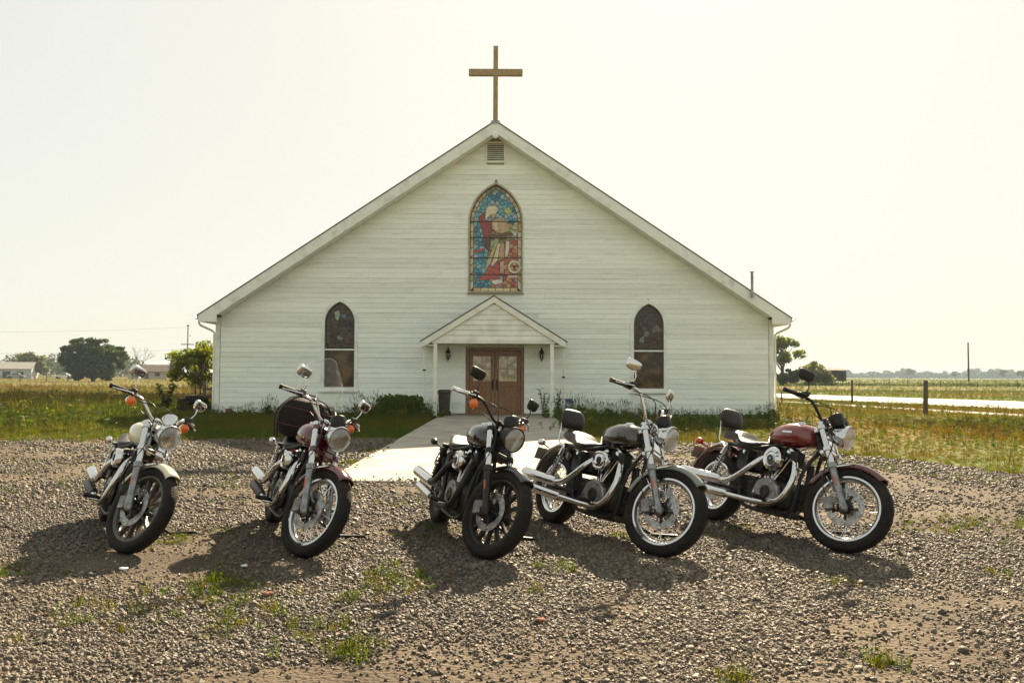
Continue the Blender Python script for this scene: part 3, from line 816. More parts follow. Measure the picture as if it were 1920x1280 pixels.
def gmat(c, rough=0.22):
    c = tuple(min(.85, x * 1.0) for x in c)
    key = tuple(round(x, 3) for x in c) + (rough,)
    if key not in glass_cache:
        glass_cache[key] = mat("stained_glass", c, rough, col2=tuple(x * .72 for x in c), scale=9, lo=.35, hi=.7, bump=.15, bscale=30, spec=.5)
    return glass_cache[key]
def pane(poly, y0, col, parent, name="glass_pane", thick=.008):
    if len(poly) < 3: return
    mb = MB(); mb.prism(poly, xz, y0 - thick + random.uniform(-.0015, .0015), y0)
    mb.build(name, gmat(col), parent, smooth=False)

# ---- big stained-glass window over the porch
def sgp(cx, cy): return (0.02 + (cx - 380) * .003185, 7.978 - .003185 * cy)
sgw = MB()
o = arch_outline(**SG, inset=-.035); i = arch_outline(**SG, inset=.015)
sgw.ring(o, i, xz, -.06, .108, closed=True)
M_SGFRAME = mat("tan_window_frame", (0.46, 0.41, 0.30), .6, col2=(.36, .31, .21), scale=10)
sg = sgw.build("stained_glass_window", M_SGFRAME, church, smooth=False)
sg["label"] = "tall pointed stained-glass window with a robed figure"
mb = MB(); mb.prism(arch_outline(**SG, inset=.004), xz, .092, .104); mb.build("lead_backing", M_LEAD, sg, smooth=False)
mb = MB(); mb.box(-.93, .97, -.10, .06, 4.06, 4.085); mb.build("sill", M_SGFRAME, sg, smooth=False, bevel=.006)
GY = .090
CRE = [(.72, .62, .36), (.66, .50, .22), (.76, .70, .52), (.62, .42, .17), (.74, .66, .44)]
oo, ii = arch_outline(**SG, n=8, inset=.03), arch_outline(**SG, n=8, inset=.135)
def seg(a, b, t): return (a[0] + (b[0] - a[0]) * t, a[1] + (b[1] - a[1]) * t)
for k in range(len(oo) - 1):
    straight = k in (0, len(oo) - 2)
    m_ = 8 if straight else 1
    for q in range(m_):
        P4 = [seg(oo[k], oo[k + 1], q / m_), seg(oo[k], oo[k + 1], (q + 1) / m_), seg(ii[k], ii[k + 1], (q + 1) / m_), seg(ii[k], ii[k + 1], q / m_)]
        near_top = 7 <= k <= 10  # panes at the peak get the frame's shadow as a darker colour
        pane(shrink(P4, .013), GY, random.choice(CRE) if not near_top else (.30, .26, .18), sg, "border_pane")
for q in range(6):
    xa, xb = .02 - .74 + q * .2467, .02 - .74 + (q + 1) * .2467
    pane(shrink([(xa, 4.17), (xb, 4.17), (xb, 4.275), (xa, 4.275)], .012), GY, random.choice(CRE), sg, "border_pane")
inner = arch_outline(**SG, inset=.14); inner = [(x, z) for x, z in inner]
r_ = random.Random(3); sites = []
tries = 0
while len(sites) < 225 and tries < 14000:
    tries += 1
    x, z = r_.uniform(-.76, .8), r_.uniform(4.28, 7.55)
    if abs(x - .02) > arch_half(z, .74, 4.2, 6.45, 7.58) - .03: continue
    if all((x - s[0]) ** 2 + ((z - s[1]) * .85) ** 2 > .100 ** 2 for s in sites): sites.append((x, z))
BLU = [(.10, .32, .42), (.17, .44, .50), (.06, .20, .32), (.28, .52, .55), (.12, .36, .46), (.35, .50, .56)]
RDS = [(.46, .13, .09), (.55, .22, .12), (.38, .08, .07), (.60, .30, .24), (.42, .28, .34), (.58, .36, .18)]
def bgcol(x, z):
    cx, cy = 380 + (x - .02) / .003185, (7.978 - z) / .003185
    if cy > 1090 and cx < 330: return r_.choice(BLU[:3] + BLU[:1])
    if cx < 290 and cy < 1090: return r_.choice(BLU)
    if cy < 470: return r_.choice(BLU + [(.30, .38, .48), (.38, .44, .38)])
    if cx > 480 and cy < 640: return r_.choice([(.40, .50, .20), (.25, .38, .42), (.50, .52, .26), (.42, .30, .16)])
    if cy > 860: return r_.choice(RDS + [(.36, .32, .44)])
    if cx > 480: return r_.choice(RDS[:4] + [(.56, .32, .16)])
    return r_.choice([(.30, .22, .10), (.22, .13, .07), (.34, .36, .18)])
for s, c in zip(sites, voronoi(sites, inner)):
    if len(c) >= 3: pane(shrink(c, .012), GY, bgcol(*s), sg)
FIG = [([(190, 420), (260, 350), (270, 440), (330, 460), (335, 570), (300, 640), (240, 610), (225, 520)], (.30, .055, .045)),
       ([(275, 330), (300, 300), (350, 290), (400, 310), (405, 350), (380, 380), (330, 385), (290, 420), (265, 440), (270, 380)], (.74, .66, .48)),
       ([(320, 352), (375, 347), (385, 400), (360, 430), (325, 420)], (.50, .34, .19)),
       ([(330, 455), (400, 425), (480, 440), (520, 500), (520, 565), (440, 590), (380, 575), (340, 540)], (.52, .38, .20)),
       ([(350, 465), (395, 455), (405, 540), (370, 555)], (.70, .60, .40)),
       ([(430, 570), (540, 570), (560, 600), (430, 612)], (.18, .09, .05)),
       ([(545, 560), (590, 570), (600, 610), (580, 625)], (.76, .72, .60)),
       ([(330, 665), (420, 645), (410, 690), (320, 740)], (.34, .42, .22)),
       ([(240, 625), (325, 615), (325, 660), (310, 790), (270, 740)], (.15, .06, .045)),
       ([(370, 700), (397, 692), (325, 900), (270, 985), (290, 890)], (.62, .50, .26)),
       ([(402, 692), (430, 692), (398, 880), (332, 940)], (.72, .62, .40)),
       ([(435, 692), (468, 692), (468, 860), (404, 880)], (.52, .36, .18)),
       ([(424, 884), (468, 868), (468, 1010), (430, 1010)], (.60, .40, .28)),
       ([(490, 660), (525, 670), (525, 760), (500, 840), (480, 830)], (.78, .74, .64)),
       ([(145, 772), (260, 742), (270, 765), (145, 800)], (.42, .09, .06)),
       ([(270, 1015), (400, 905), (420, 905), (418, 1040), (300, 1080), (180, 1090)], (.46, .09, .07)),
       ([(475, 890), (620, 832), (620, 868), (500, 890)], (.50, .14, .10)),
       ([(465, 322), (520, 307), (550, 360), (500, 385), (465, 360)], (.50, .60, .20)),
       ([(345, 1082), (450, 1072), (460, 1110), (380, 1130), (340, 1112)], (.78, .74, .64)),
       ([(505, 1032), (635, 1024), (635, 1052), (508, 1060)], (.66, .50, .40))]
for poly, col in FIG:
    pp = [sgp(*p) for p in poly]
    mb = MB(); mb.prism(pp, xz, .078, .081); mb.build("lead_line", M_LEAD, sg, smooth=False)
    pane(shrink(pp, .012), .0775, col, sg, "figure_pane", .006)
wc = sgp(578, 940)
circ = lambda r, n=20: [(wc[0] + r * math.cos(6.2832 * k / n), wc[1] + r * math.sin(6.2832 * k / n)) for k in range(n)]
mb = MB(); mb.prism(circ(.235), xz, .076, .0775); mb.build("lead_line", M_LEAD, sg, smooth=False)
mb = MB(); mb.ring(circ(.222), circ(.15), xz, .070, .0755); mb.build("figure_pane", gmat((.76, .68, .48)), sg, smooth=False)
for k in range(6):
    a0, a1 = k * 1.0472 + .05, (k + 1) * 1.0472 - .05
    pane([(wc[0] + q * math.cos(a), wc[1] + q * math.sin(a)) for q, a in ((.05, a0), (.138, a0), (.142, (a0 + a1) / 2), (.138, a1), (.05, a1))], .0755, [(.40, .10, .07), (.62, .46, .26)][k % 2], sg, "figure_pane", .004)
for cy in (462, 632, 846, 1022):
    z = sgp(0, cy)[1]; h = arch_half(z, .86, 4.1, 6.45, 7.74)
    mb = MB(); mb.box(.02 - h, .02 + h, .060, .069, z - .013, z + .013); mb.build("saddle_bar", M_LEAD, sg, smooth=False)

# ---- the two lower pointed windows
def side_window(W, label, seed, bright):
    r = random.Random(seed); cx = W['cx']
    mb = MB(); mb.ring(arch_outline(**W, inset=-.105), arch_outline(**W, inset=0.0), xz, -.052, .06)
    w = mb.build("pointed_window", M_TRIM, church, smooth=False); w["label"] = label
    mb = MB(); mb.ring(arch_outline(**W, inset=-.001), arch_outline(**W, inset=.035), xz, .02, .108)
    mb.build("sash", mat("dark_sash_paint", (.12, .10, .085), .6), w, smooth=False)
    mb = MB(); mb.prism(arch_outline(**W, inset=.003), xz, .100, .106); mb.build("backing", M_DARKVOID, w, smooth=False)
    mb = MB(); mb.box(cx - .64, cx + .64, -.10, .05, W['z0'] - .16, W['z0'] - .112); mb.build("sill", M_TRIM, w, smooth=False, bevel=.006)
    zm = 2.19
    mb = MB(); mb.box(cx - .498, cx + .498, .0, .085, zm - .028, zm + .028); mb.build("meeting_rail", M_TRIM, w, smooth=False, bevel=.005)
    mb = MB(); mb.box(cx - .46, cx + .46, .070, .078, W['z0'] + .035, zm - .03); mb.build("lower_pane", M_WINGLASS, w, smooth=False)
    up = [p for p in arch_outline(cx, .5, zm + .03, W['zs'], W['zt'], inset=.036)]
    sites = []
    for _try in range(6000):
        if len(sites) >= 46: break
        x, z = r.uniform(cx - .44, cx + .44), r.uniform(zm + .05, W['zt'] - .1)
        if abs(x - cx) > arch_half(z, .45, zm, W['zs'], W['zt'] - .05): continue
        if all((x - s[0]) ** 2 + (z - s[1]) ** 2 > .10 ** 2 for s in sites): sites.append((x, z))
    dark = [(.05, .03, .018), (.07, .045, .022), (.04, .026, .02), (.09, .055, .03), (.055, .05, .025), (.08, .035, .022), (.06, .06, .05)]
    for s, c in zip(sites, voronoi(sites, up)):
        col = r.choice(dark)
        for bx, bz, bc in bright:
            if (s[0] - cx - bx) ** 2 + (s[1] - bz) ** 2 < .10 ** 2: col = bc
        if len(c) >= 3:
            mb = MB(); mb.prism(shrink(c, .008), xz, .066, .078); mb.build("glass_pane", gmat(col, .12), w, smooth=False)
side_window(WL, "pointed window with yellow and red glass bits near its top", 5,
            [(-.12, 3.46, (.62, .55, .24)), (-.02, 3.50, (.60, .16, .05)), (-.06, 3.30, (.36, .44, .28)), (.16, 3.36, (.16, .18, .26)), (-.05, 2.55, (.22, .22, .2))])
side_window(WR, "pointed window with dull brown glass", 9, [(-.25, 2.55, (.20, .20, .17)), (-.1, 2.75, (.16, .17, .13)), (.2, 2.9, (.15, .13, .1))])

# ---- porch
PC = 0.0
porch_y = -1.22
PZ, PE, PH = 3.86, 2.42, 2.30
ps = (PZ - PE) / PH
porch = MB()
for s in (-1, 1):
    f = lambda a, b, d, s=s: (s * a, d, b)
    porch.prism([(0, PZ + .045), (PH + .04, PE + .018), (PH + .04, PE - .008), (0, PZ + .016)], f, porch_y - .085, -.036)
pr = porch.build("porch_roof", M_SHINGLE, church, smooth=False)
for s in (-1, 1):
    f = lambda a, b, d, s=s: (s * a, d, b)
    mb = MB(); mb.prism([(0, PZ), (PH, PE), (PH, PE - .15), (PH - .13, PE - .13), (0, PZ - .20)], f, porch_y - .07, porch_y - .02)
    mb.build("rake_board", M_CREAMTRIM, pr, smooth=False)
    mb = MB(); mb.prism([(1.90, PE - .13), (PH - .02, PE - .13), (PH - .02, PE - .1), (1.90, PE - .1)], f, porch_y - .016, -.04)
    mb.build("soffit", M_CREAMTRIM, pr, smooth=False)
    mb = MB(); mb.box(s * 1.855 - .058, s * 1.855 + .058, porch_y + .0, porch_y + .115, .046, 2.36)
    mb.build("porch_post", M_CREAMTRIM, church, smooth=False, bevel=.006)
    mb = MB(); mb.tube([(s * 2.30, porch_y + .3, 2.26), (s * 2.24, porch_y + .32, 2.18), (s * 2.235, porch_y + .32, .06)], .028, 8)
    d_ = mb.build("downspout", M_CREAMTRIM, pr)
    mb = MB(); mb.box(s * 2.235 - .05, s * 2.235 + .05, porch_y + .285, porch_y + .355, (1.49 if s < 0 else 1.28), (1.49 if s < 0 else 1.28) + .05)
    mb.build("clamp", M_IRON, d_, smooth=False)
mb = MB(); mb.box(-1.97, 1.97, porch_y - .012, porch_y + .10, 2.365, 2.46); mb.build("beam", M_CREAMTRIM, pr, smooth=False, bevel=.005)
mb = MB(); mb.box(-1.92, 1.92, porch_y + .104, -.04, 2.385, 2.42); mb.build("ceiling", M_CREAMTRIM, pr, smooth=False)
z = 2.462
while z < PZ - .26:
    z1 = z + .163; hb, ht = (PZ - .1 - z) / ps, (PZ - .1 - z1) / ps
    hb, ht = min(hb, 2.15), max(min(ht, 2.15), .02)
    mb = MB(); mb.add([(-hb, porch_y - .012, z), (hb, porch_y - .012, z), (hb, porch_y + .08, z), (-hb, porch_y + .08, z), (-ht, porch_y + .008, z1), (ht, porch_y + .008, z1), (ht, porch_y + .08, z1), (-ht, porch_y + .08, z1)],
                      [(0, 3, 2, 1), (4, 5, 6, 7), (0, 1, 5, 4), (1, 2, 6, 5), (2, 3, 7, 6), (3, 0, 4, 7)])
    mb.build("siding_board", M_CREAMTRIM, pr, smooth=False); z = z1 + .003
mb = MB(); mb.lathe([(.09, 0), (.09, .012), (.07, .012), (.07, .004), (.035, .004), (.035, .014), (0.001, .014)], (0.02, porch_y - .005, 3.47), (0, -1, 0), 20)
mb.build("medallion", M_CREAMTRIM, pr)

# ---- double door
d0, d1, dz0, dz1 = DOOR
mb = MB(); mb.ring([(d0, dz0), (d0, dz1), (d1, dz1), (d1, dz0)], [(d0 + .09, dz0), (d0 + .09, dz1 - .09), (d1 - .09, dz1 - .09), (d1 - .09, dz0)], xz, -.045, .105, closed=False)
mb.build("door_frame", M_DOOR, church, smooth=False, bevel=.006)
M_DGLASS = mat("door_glass", (.62, .54, .36), .06, col2=(.26, .22, .13), scale=4, lo=.4, hi=.6, spec=.9)  # pale warm base: reflection of the sunlit gravel put into the colour
for s, lab in ((-1, 1), (1, 2)):
    cx = (d0 + d1) / 2 + s * .43; w = .42
    lf = MB(); lf.box(cx - w, cx + w, .03, .075, dz0 + .012, dz1 - .1)
    for (a, b, c, e) in ((cx - w, cx - w + .1, dz0 + .012, dz1 - .1), (cx + w - .1, cx + w, dz0 + .012, dz1 - .1), (cx - w + .1, cx + w - .1, dz0 + .012, dz0 + .2), (cx - w + .1, cx + w - .1, dz1 - .23, dz1 - .1), (cx - w + .1, cx + w - .1, 1.0, 1.14)):
        lf.box(a + .001, b - .001, .008, .03, c + .001, e - .001)
    door = lf.build("door", M_DOOR, church, smooth=False, bevel=.004)
    for k in range(3):
        x = cx - .31 + k * .21
        mb = MB(); mb.box(x, x + .20, .018, .029, dz0 + .22, .98); mb.build("door_panel", M_DOOR, door, smooth=False, bevel=.008)
    for a in range(2):
        for b in range(2):
            mb = MB(); x = cx - .30 + a * .305; z = 1.165 + b * .425
            mb.box(x, x + .285, .020, .029, z, z + .40); mb.build("glass_lite", M_DGLASS, door, smooth=False)
    mb = MB(); hx = cx - s * .36
    mb.box(hx - .03, hx + .03, -.006, .007, .86, 1.22); mb.tube([(hx, -.006, 1.16), (hx, -.06, 1.12), (hx, -.06, .96), (hx, -.006, .92)], .013, 8)
    mb.build("handle", M_IRON, door, bevel=.003)

# ---- wall lanterns either side of the door
def lantern(x, lab):
    t = thing("wall_lantern", lab, "lantern", (XC + x, YF - .04, 1.86), group="lanterns beside the church door")
    mb = MB(); mb.box(-.05, .05, -.02, .0, .08, .30); mb.tube([(0, -.02, .24), (0, -.08, .28), (0, -.13, .25)], .012, 6); mb.build("bracket", M_IRON, t)
    mb = MB(); mb.lathe([(.02, .0), (.055, .03), (.06, .04)], (0, -.13, .0), (0, 0, 1), 6); mb.lathe([(.085, .25), (.09, .26), (.03, .36), (.015, .40), (.02, .42), (.004, .45)], (0, -.13, 0), (0, 0, 1), 6)
    for k in range(6):
        a = k * 1.0472; mb.cyl((.058 * math.cos(a), -.13 + .058 * math.sin(a), .035), (.083 * math.cos(a), -.13 + .083 * math.sin(a), .255), .006, n=5)
    mb.cyl((0, -.13, -.06), (0, -.13, .0), .008, .02, 6); mb.build("cage", M_IRON, t)
    mb = MB(); mb.lathe([(.05, .04), (.075, .25)], (0, -.13, 0), (0, 0, 1), 6); mb.build("glass", clearglass("lantern_glass", (.75, .7, .6), .1), t, smooth=False)
    mb = MB(); mb.tube([(0, -.13, .05), (0, -.13, .14)], .012, 6); mb.ball((0, -.13, .165), .028, 8, 6); mb.build("bulb", M_TRIM, t)
lantern(-1.53, "black iron wall lantern left of the church door, above the wheeled bin")
lantern(1.56, "black iron wall lantern right of the church door, above the tall weeds")

# ---- things around the porch
bn = thing("wheeled_bin", "dark brown wheeled bin with a faint pink mark inside the porch", "bin", (XC - 1.60, YF - .62, .048))
M_BIN = mat("dark_brown_plastic", (.035, .025, .020), .5, col2=(.05, .035, .028), scale=8)
def rr(hx, hy, r=.05, n=4):
    out = []
    for sx, sy, a0 in ((1, 1, 0), (-1, 1, 90), (-1, -1, 180), (1, -1, 270)):
        for k in range(n + 1):
            a = R(a0 + 90 * k / n); out.append((sx * (hx - r) + r * math.cos(a), sy * (hy - r) + r * math.sin(a)))
    return out
mb = MB(); mb.loft([[(x, y, z) for x, y in rr(hx, hy)] for z, hx, hy in ((.03, .15, .17), (.72, .19, .22), (.74, .21, .24), (.77, .21, .24))]); mb.build("body", M_BIN, bn)
mb = MB(); mb.loft([[(x, y, z) for x, y in rr(hx, hy)] for z, hx, hy in ((.773, .215, .25), (.80, .21, .24), (.84, .17, .20))]); mb.build("lid", M_BIN, bn)
for s in (-1, 1):
    mb = MB(); mb.lathe([(.005, -.02), (.07, -.02), (.07, .02), (.005, .02)], (s * .17, .2, .07), (1, 0, 0), 14); mb.build("wheel", M_RUBBER, bn)
mb = MB(); mb.box(-.03, .05, -.216, -.206, .36, .46, Matrix.Rotation(R(-3.5), 4, 'X')); mb.build("sticker", mat("pink_sticker", (.34, .06, .09), .5), bn, smooth=False)

sgn = thing("yard_sign", "small blue and white sign standing in weeds beside the porch", "sign", (1.84, 26.55, 0))
mb = MB(); mb.box(-.12, .12, -.008, .008, .18, .62); mb.build("panel", mat("blue_sign_paint", (.05, .07, .22), .5, col2=(.08, .11, .3), scale=6), sgn, smooth=False)
mb = MB(); mb.box(-.085, .085, -.014, -.009, .34, .50); mb.build("white_field", mat("white_sign_paint", (.5, .52, .58), .5), sgn, smooth=False)
for x in (-.08, .08):
    mb = MB(); mb.cyl((x, .014, 0), (x, .014, .5), .006, n=6); mb.build("stake", M_GALV, sgn)

mb = MB(); mb.box(-.10, .10, -.06, .06, 0, .24); o_ = mb.build("block", mat("red_brick", (.20, .075, .045), .85, col2=(.14, .05, .03), scale=20, bump=.4), smooth=False, bevel=.01)
o_.location = (-9.22, 26.95, 0); o_.rotation_euler.z = .2; o_.name = "brick_block"; tag(o_, "reddish brick block standing at the foot of the church wall near its corner", "brick")

# ------------------------------------------------------------------ motorcycles
WB = 1.50
FA, RA = Vector((WB / 2, 0, .336)), Vector((-WB / 2, 0, .322))
RAKE = R(30)
U = Vector((-math.sin(RAKE), 0, math.cos(RAKE)))
AX = Vector((.678, 0, .336))
def fk(t, y=0, fwd=0):           # point on the fork line, fwd is perpendicular to it
    return FA + U * t + Vector((math.cos(RAKE), 0, math.sin(RAKE))) * fwd + Vector((0, y, 0))
def smooth_path(pts, n=6):
    pts = [Vector(p) for p in pts]; out = []
    for i in range(len(pts) - 1):
        p0, p1, p2, p3 = pts[max(i - 1, 0)], pts[i], pts[i + 1], pts[min(i + 2, len(pts) - 1)]
        for k in range(n):
            t = k / n
            out.append(0.5 * ((2 * p1) + (p2 - p0) * t + (2 * p0 - 5 * p1 + 4 * p2 - p3) * t * t + (3 * p1 - p0 - 3 * p2 + p3) * t ** 3))
    return out + [pts[-1]]
def sup(cx, hw, zb, zt, n=20, e=2.6):
    """superellipse ring across the bike at x = cx"""
    zc, hz = (zb + zt) / 2, (zt - zb) / 2; out = []
    for k in range(n):
        a = 2 * math.pi * k / n; c, s_ = math.cos(a), math.sin(a)
        out.append(Vector((cx, hw * math.copysign(abs(c) ** (2 / e), c), zc + hz * math.copysign(abs(s_) ** (2 / e), s_))))
    return out
def arc_shell(c, r, prof, a0, a1, n=22):
    """fender: prof list of (y, dr); angles from forward, over the top to the rear"""
    rings = []
    for i in range(n + 1):
        a = a0 + (a1 - a0) * i / n
        rings.append([Vector((c.x + (r + dr) * math.cos(a), y, c.z + (r + dr) * math.sin(a))) for y, dr in prof])
    m = len(prof); mb = MB()
    mb.add([p for q in rings for p in q], [(i * m + j, i * m + j + 1, (i + 1) * m + j + 1, (i + 1) * m + j) for i in range(n) for j in range(m - 1)])
    return mb

M_REFL = mat('silvered_reflector', (.97, .96, .94), .07, 1.0)
def make_wheel(root, name, c, Rt, w, Rr, style, rim_mat, M, discs):
    # hub carries the wheel
    mb = MB(); mb.lathe([(.012, -.085), (.022, -.08), (.03, -.055), (.05, -.05), (.05, -.042), (.034, -.036), (.032, .036), (.05, .042), (.05, .05), (.03, .055), (.022, .08), (.012, .085)], c, (0, 1, 0), 20)
    hub = mb.build(name, M_CAST if style == 'wire' else M_BLACKM, root, M)
    # tyre with a raised block tread
    n = 84; prof = []
    hh = (Rt - Rr) / 2; rc = Rr + hh
    m_ = 18
    for k in range(m_):
        a = 2 * math.pi * k / m_
        prof.append((rc + hh * math.copysign(abs(math.cos(a)) ** .8, math.cos(a)), w / 2 * math.copysign(abs(math.sin(a)) ** .72, math.sin(a))))
    a_, u_, w_ = basis((0, 1, 0)); mb = MB(); rings = []
    for i in range(n):
        t = 2 * math.pi * i / n; d = u_ * math.cos(t) + w_ * math.sin(t); ring = []
        for j, (r, h) in enumerate(prof):
            jj = j if j <= m_ // 2 else j - m_
            if abs(jj) <= 3 and ((i + abs(jj) * 1) % 4 == 0 and jj != 0): r -= .0055
            elif jj == 0 and i % 2: r -= .002
            ring.append(c + d * r + a_ * h)
        rings.append(ring)
    mb.loft(rings, closed=True)
    tyre = mb.build("tyre", M_RUBBER, hub, M, ang=50)
    rw = w * .36
    mb = MB(); mb.lathe([(Rr + .012, -rw), (Rr + .012, -rw + .006), (Rr - .002, -rw + .012), (Rr - .012, -rw * .5), (Rr - .016, 0), (Rr - .012, rw * .5), (Rr - .002, rw - .012), (Rr + .012, rw - .006), (Rr + .012, rw),
                         (Rr - .006, rw + .001), (Rr - .018, rw * .75), (Rr - .026, rw * .35), (Rr - .028, 0), (Rr - .026, -rw * .35), (Rr - .018, -rw * .75), (Rr - .006, -rw - .001)], c, (0, 1, 0), 56, closed=True)
    mb.build("rim", rim_mat, hub, M)
    sp = MB()
    if style == 'wire':
        ns = 36
        for k in range(ns):
            side = 1 if k % 2 else -1; off = .36 * (1 if (k // 2) % 2 else -1)
            a = 2 * math.pi * k / ns
            p = c + u_ * (.047 * math.cos(a + off)) + w_ * (.047 * math.sin(a + off)) + a_ * side * .046
            q = c + u_ * ((Rr - .024) * math.cos(a)) + w_ * ((Rr - .024) * math.sin(a)) + a_ * side * .008
            sp.cyl(p, q, .0030, n=4)
        s_ = sp.build("spokes", M_CHROME, hub, M); s_["kind"] = "stuff"
    else:
        for k in range(13):
            a = 2 * math.pi * k / 13; d = u_ * math.cos(a) + w_ * math.sin(a); tdir = a_.cross(d)
            p, q = c + d * .035, c + d * (Rr - .014); rings = []
            for t, hw_, ht_ in ((0, .011, .030), (.5, .0085, .016), (1, .011, .020)):
                o = p + (q - p) * t
                rings.append([o + tdir * hw_ + a_ * ht_, o + tdir * hw_ - a_ * ht_, o - tdir * hw_ - a_ * ht_, o - tdir * hw_ + a_ * ht_])
            m1 = MB(); m1.loft(rings); m1.build("spoke", rim_mat, hub, M, smooth=False)
    for side, rd in discs:
        mb = MB(); k = 90; y = side * .066; bands = [rd * .66, rd * .71, rd * .77, rd * .82, rd * .88, rd * .94, rd]
        vs, fs = [], []
        for yy in (y - .0025, y + .0025):
            for r in bands:
                for i in range(k):
                    t = 2 * math.pi * i / k; vs.append(c + (u_ * math.cos(t) + w_ * math.sin(t)) * r + a_ * yy)
        nb = len(bands)
        for l in range(2):
            for b in range(nb - 1):
                for i in range(k):
                    if (b in (1, 4) and i % 6 in (0, 1)) or (b == 2 and i % 6 == 3): continue
                    o = l * nb * k + b * k; j = (i + 1) % k
                    fs.append((o + i, o + j, o + k + j, o + k + i))
        for b in (0, nb - 1):
            for i in range(k):
                j = (i + 1) % k; fs.append((b * k + i, b * k + j, nb * k + b * k + j, nb * k + b * k + i))
        mb.add(vs, fs); mb.build("brake_disc", M_DISC, hub, M)
        mb = MB()
        for i in range(5):
            t = 2 * math.pi * i / 5; d = u_ * math.cos(t) + w_ * math.sin(t)
            mb.cyl(c + d * .04 + a_ * y * .95, c + d * rd * .70 + a_ * y, .011, n=6)
        mb.lathe([(.03, -.004), (.06, -.004), (.06, .004), (.03, .004)], c + a_ * y * .97, (0, 1, 0), 20, closed=True)
        mb.build("disc_carrier", M_BLACKM, hub, M)
    return tyre

def motorcycle(cfg):
    root = thing("motorcycle", cfg['label'], "motorcycle", group="motorcycles parked in a row on the gravel")
    S = Matrix.Translation(AX) @ Matrix.Rotation(R(cfg['steer']), 4, U) @ Matrix.Translation(-AX)
    P, PF = cfg['paint'], cfg.get('fender', cfg['paint'])
    wire = cfg['wheel'] == 'wire'
    rim = M_CHROME if wire else cfg.get('rim', M_BLACKM)
    B = lambda mb, name, m, par=root, steer=False, **k: mb.build(name, m, par, S if steer else None, **k)
    # ---- wheels
    ft = make_wheel(root, "front_wheel", FA, .336, .104, .248, cfg['wheel'], rim, S, [(-1, .146)])
    rt = make_wheel(root, "rear_wheel", RA, .322, .132, .212, cfg['wheel'], rim, None, [(-1, .135)])
    # ---- fork
    slid, tubem = cfg.get('slider', M_SLIDER), M_CHROME
    for s in (-1, 1):
        y = s * .114
        mb = MB(); mb.tube([fk(-.055, y), fk(-.045, y), fk(-.03, y), fk(.02, y), fk(.05, y), fk(.30, y), fk(.305, y), fk(.345, y), fk(.35, y)], [.015, .026, .031, .031, .027, .029, .0345, .0345, .029], 14)
        mb.cyl(FA + Vector((0, y - s * .03, 0)), FA + Vector((0, y + s * .03, 0)), .016, n=10)
        leg = B(mb, "fork_slider", slid, steer=True)
        mb = MB(); mb.cyl(fk(.345, y), fk(.70, y), .0235, n=14); mb.tube([fk(.69, y), fk(.70, y), fk(.712, y), fk(.716, y)], [.0235, .027, .027, .012], 12)
        B(mb, "fork_tube", tubem, leg, True)
        mb = MB(); mb.cbox(fk(.19, y + s * .026), (.014, .008, .075), Matrix.Rotation(-RAKE, 4, 'Y')); B(mb, "side_reflector", M_REFLECTOR, leg, True, bevel=.003)
    ry = Matrix.Rotation(-RAKE, 4, 'Y')
    mb = MB()
    for t, d in ((.475, .036), (.665, .030)):
        mb.cbox(fk(t, 0, -.028), (.085, .19, d), ry)
        for s in (-1, 1): mb.cyl(fk(t - d * .6, s * .108), fk(t + d * .6, s * .108), .036, n=14)
    mb.cyl(fk(.47, 0, -.067), fk(.68, 0, -.067), .024, n=10)
    B(mb, "triple_clamp", cfg.get('clamp', M_CHROME), steer=True, bevel=.006)
    # brake caliper and hose on the right leg
    mb = MB(); mb.cbox(fk(.055, -.082, -.105), (.075, .055, .10), Matrix.Rotation(R(-20), 4, 'Y')); mb.cbox(fk(.06, -.104, -.06), (.07, .012, .05), ry)
    cal = B(mb, "brake_caliper", M_CAST, steer=True, bevel=.012)
    mb = MB(); mb.tube(smooth_path([fk(.11, -.085, -.11), fk(.22, -.13, -.10), fk(.36, -.14, -.03), fk(.50, -.12, .05), fk(.66, -.10, .04), fk(.78, -.18, -.02)]), .0045, 6); B(mb, "brake_hose", M_CABLE, cal, True)
    # ---- front fender
    prof = [(-.061, -.030), (-.061, -.010), (-.053, .006), (-.033, .016), (0, .021), (.033, .016), (.053, .006), (.061, -.010), (.061, -.030)]
    mb = arc_shell(FA, .347, prof, R(cfg.get('f0', 58)), R(cfg.get('f1', 160))); ff = B(mb, "front_fender", PF, steer=True, solid=.004)
    mb = MB()
    for s in (-1, 1): mb.tube([fk(.30, s * .083), fk(.33, s * .078, .03), FA + Vector((-.02, s * .07, .35))], .009, 6); mb.tube([fk(.02, s * .095), FA + Vector((-.20, s * .070, .20))], .006, 6)
    B(mb, "fender_bracket", M_CHROME if cfg.get('chromey', True) else M_BLACKM, ff, True)
    # ---- headlight
    hd = Vector((1, 0, -.06)).normalized(); hc = fk(.565, 0, .15)
    shell = cfg.get('headshell', M_CHROME)
    mb = MB(); mb.lathe([(.012, -.13), (.048, -.122), (.075, -.098), (.09, -.06), (.094, -.015), (.099, -.012), (.101, .004), (.096, .012), (.091, .006), (.089, -.004)], hc, hd, 32, caps=False)
    hl = B(mb, "headlight", shell, steer=True)
    mb = MB(); mb.lathe([(.012, -.105), (.035, -.092), (.058, -.062), (.078, -.028), (.090, -.001)], hc, hd, 28, caps=True); B(mb, "reflector", M_REFL, hl, True)
    mb = MB(); mb.lathe([(.014, -.08), (.016, -.03), (.010, -.022), (.002, -.02)], hc, hd, 12); B(mb, "bulb", M_LENS if False else M_TRIM, hl, True)
    mb = MB(); mb.lathe([(.090, .003), (.080, .020), (.055, .036), (.025, .044), (.001, .046)], hc, hd, 28); B(mb, "lens", M_LENS, hl, True)
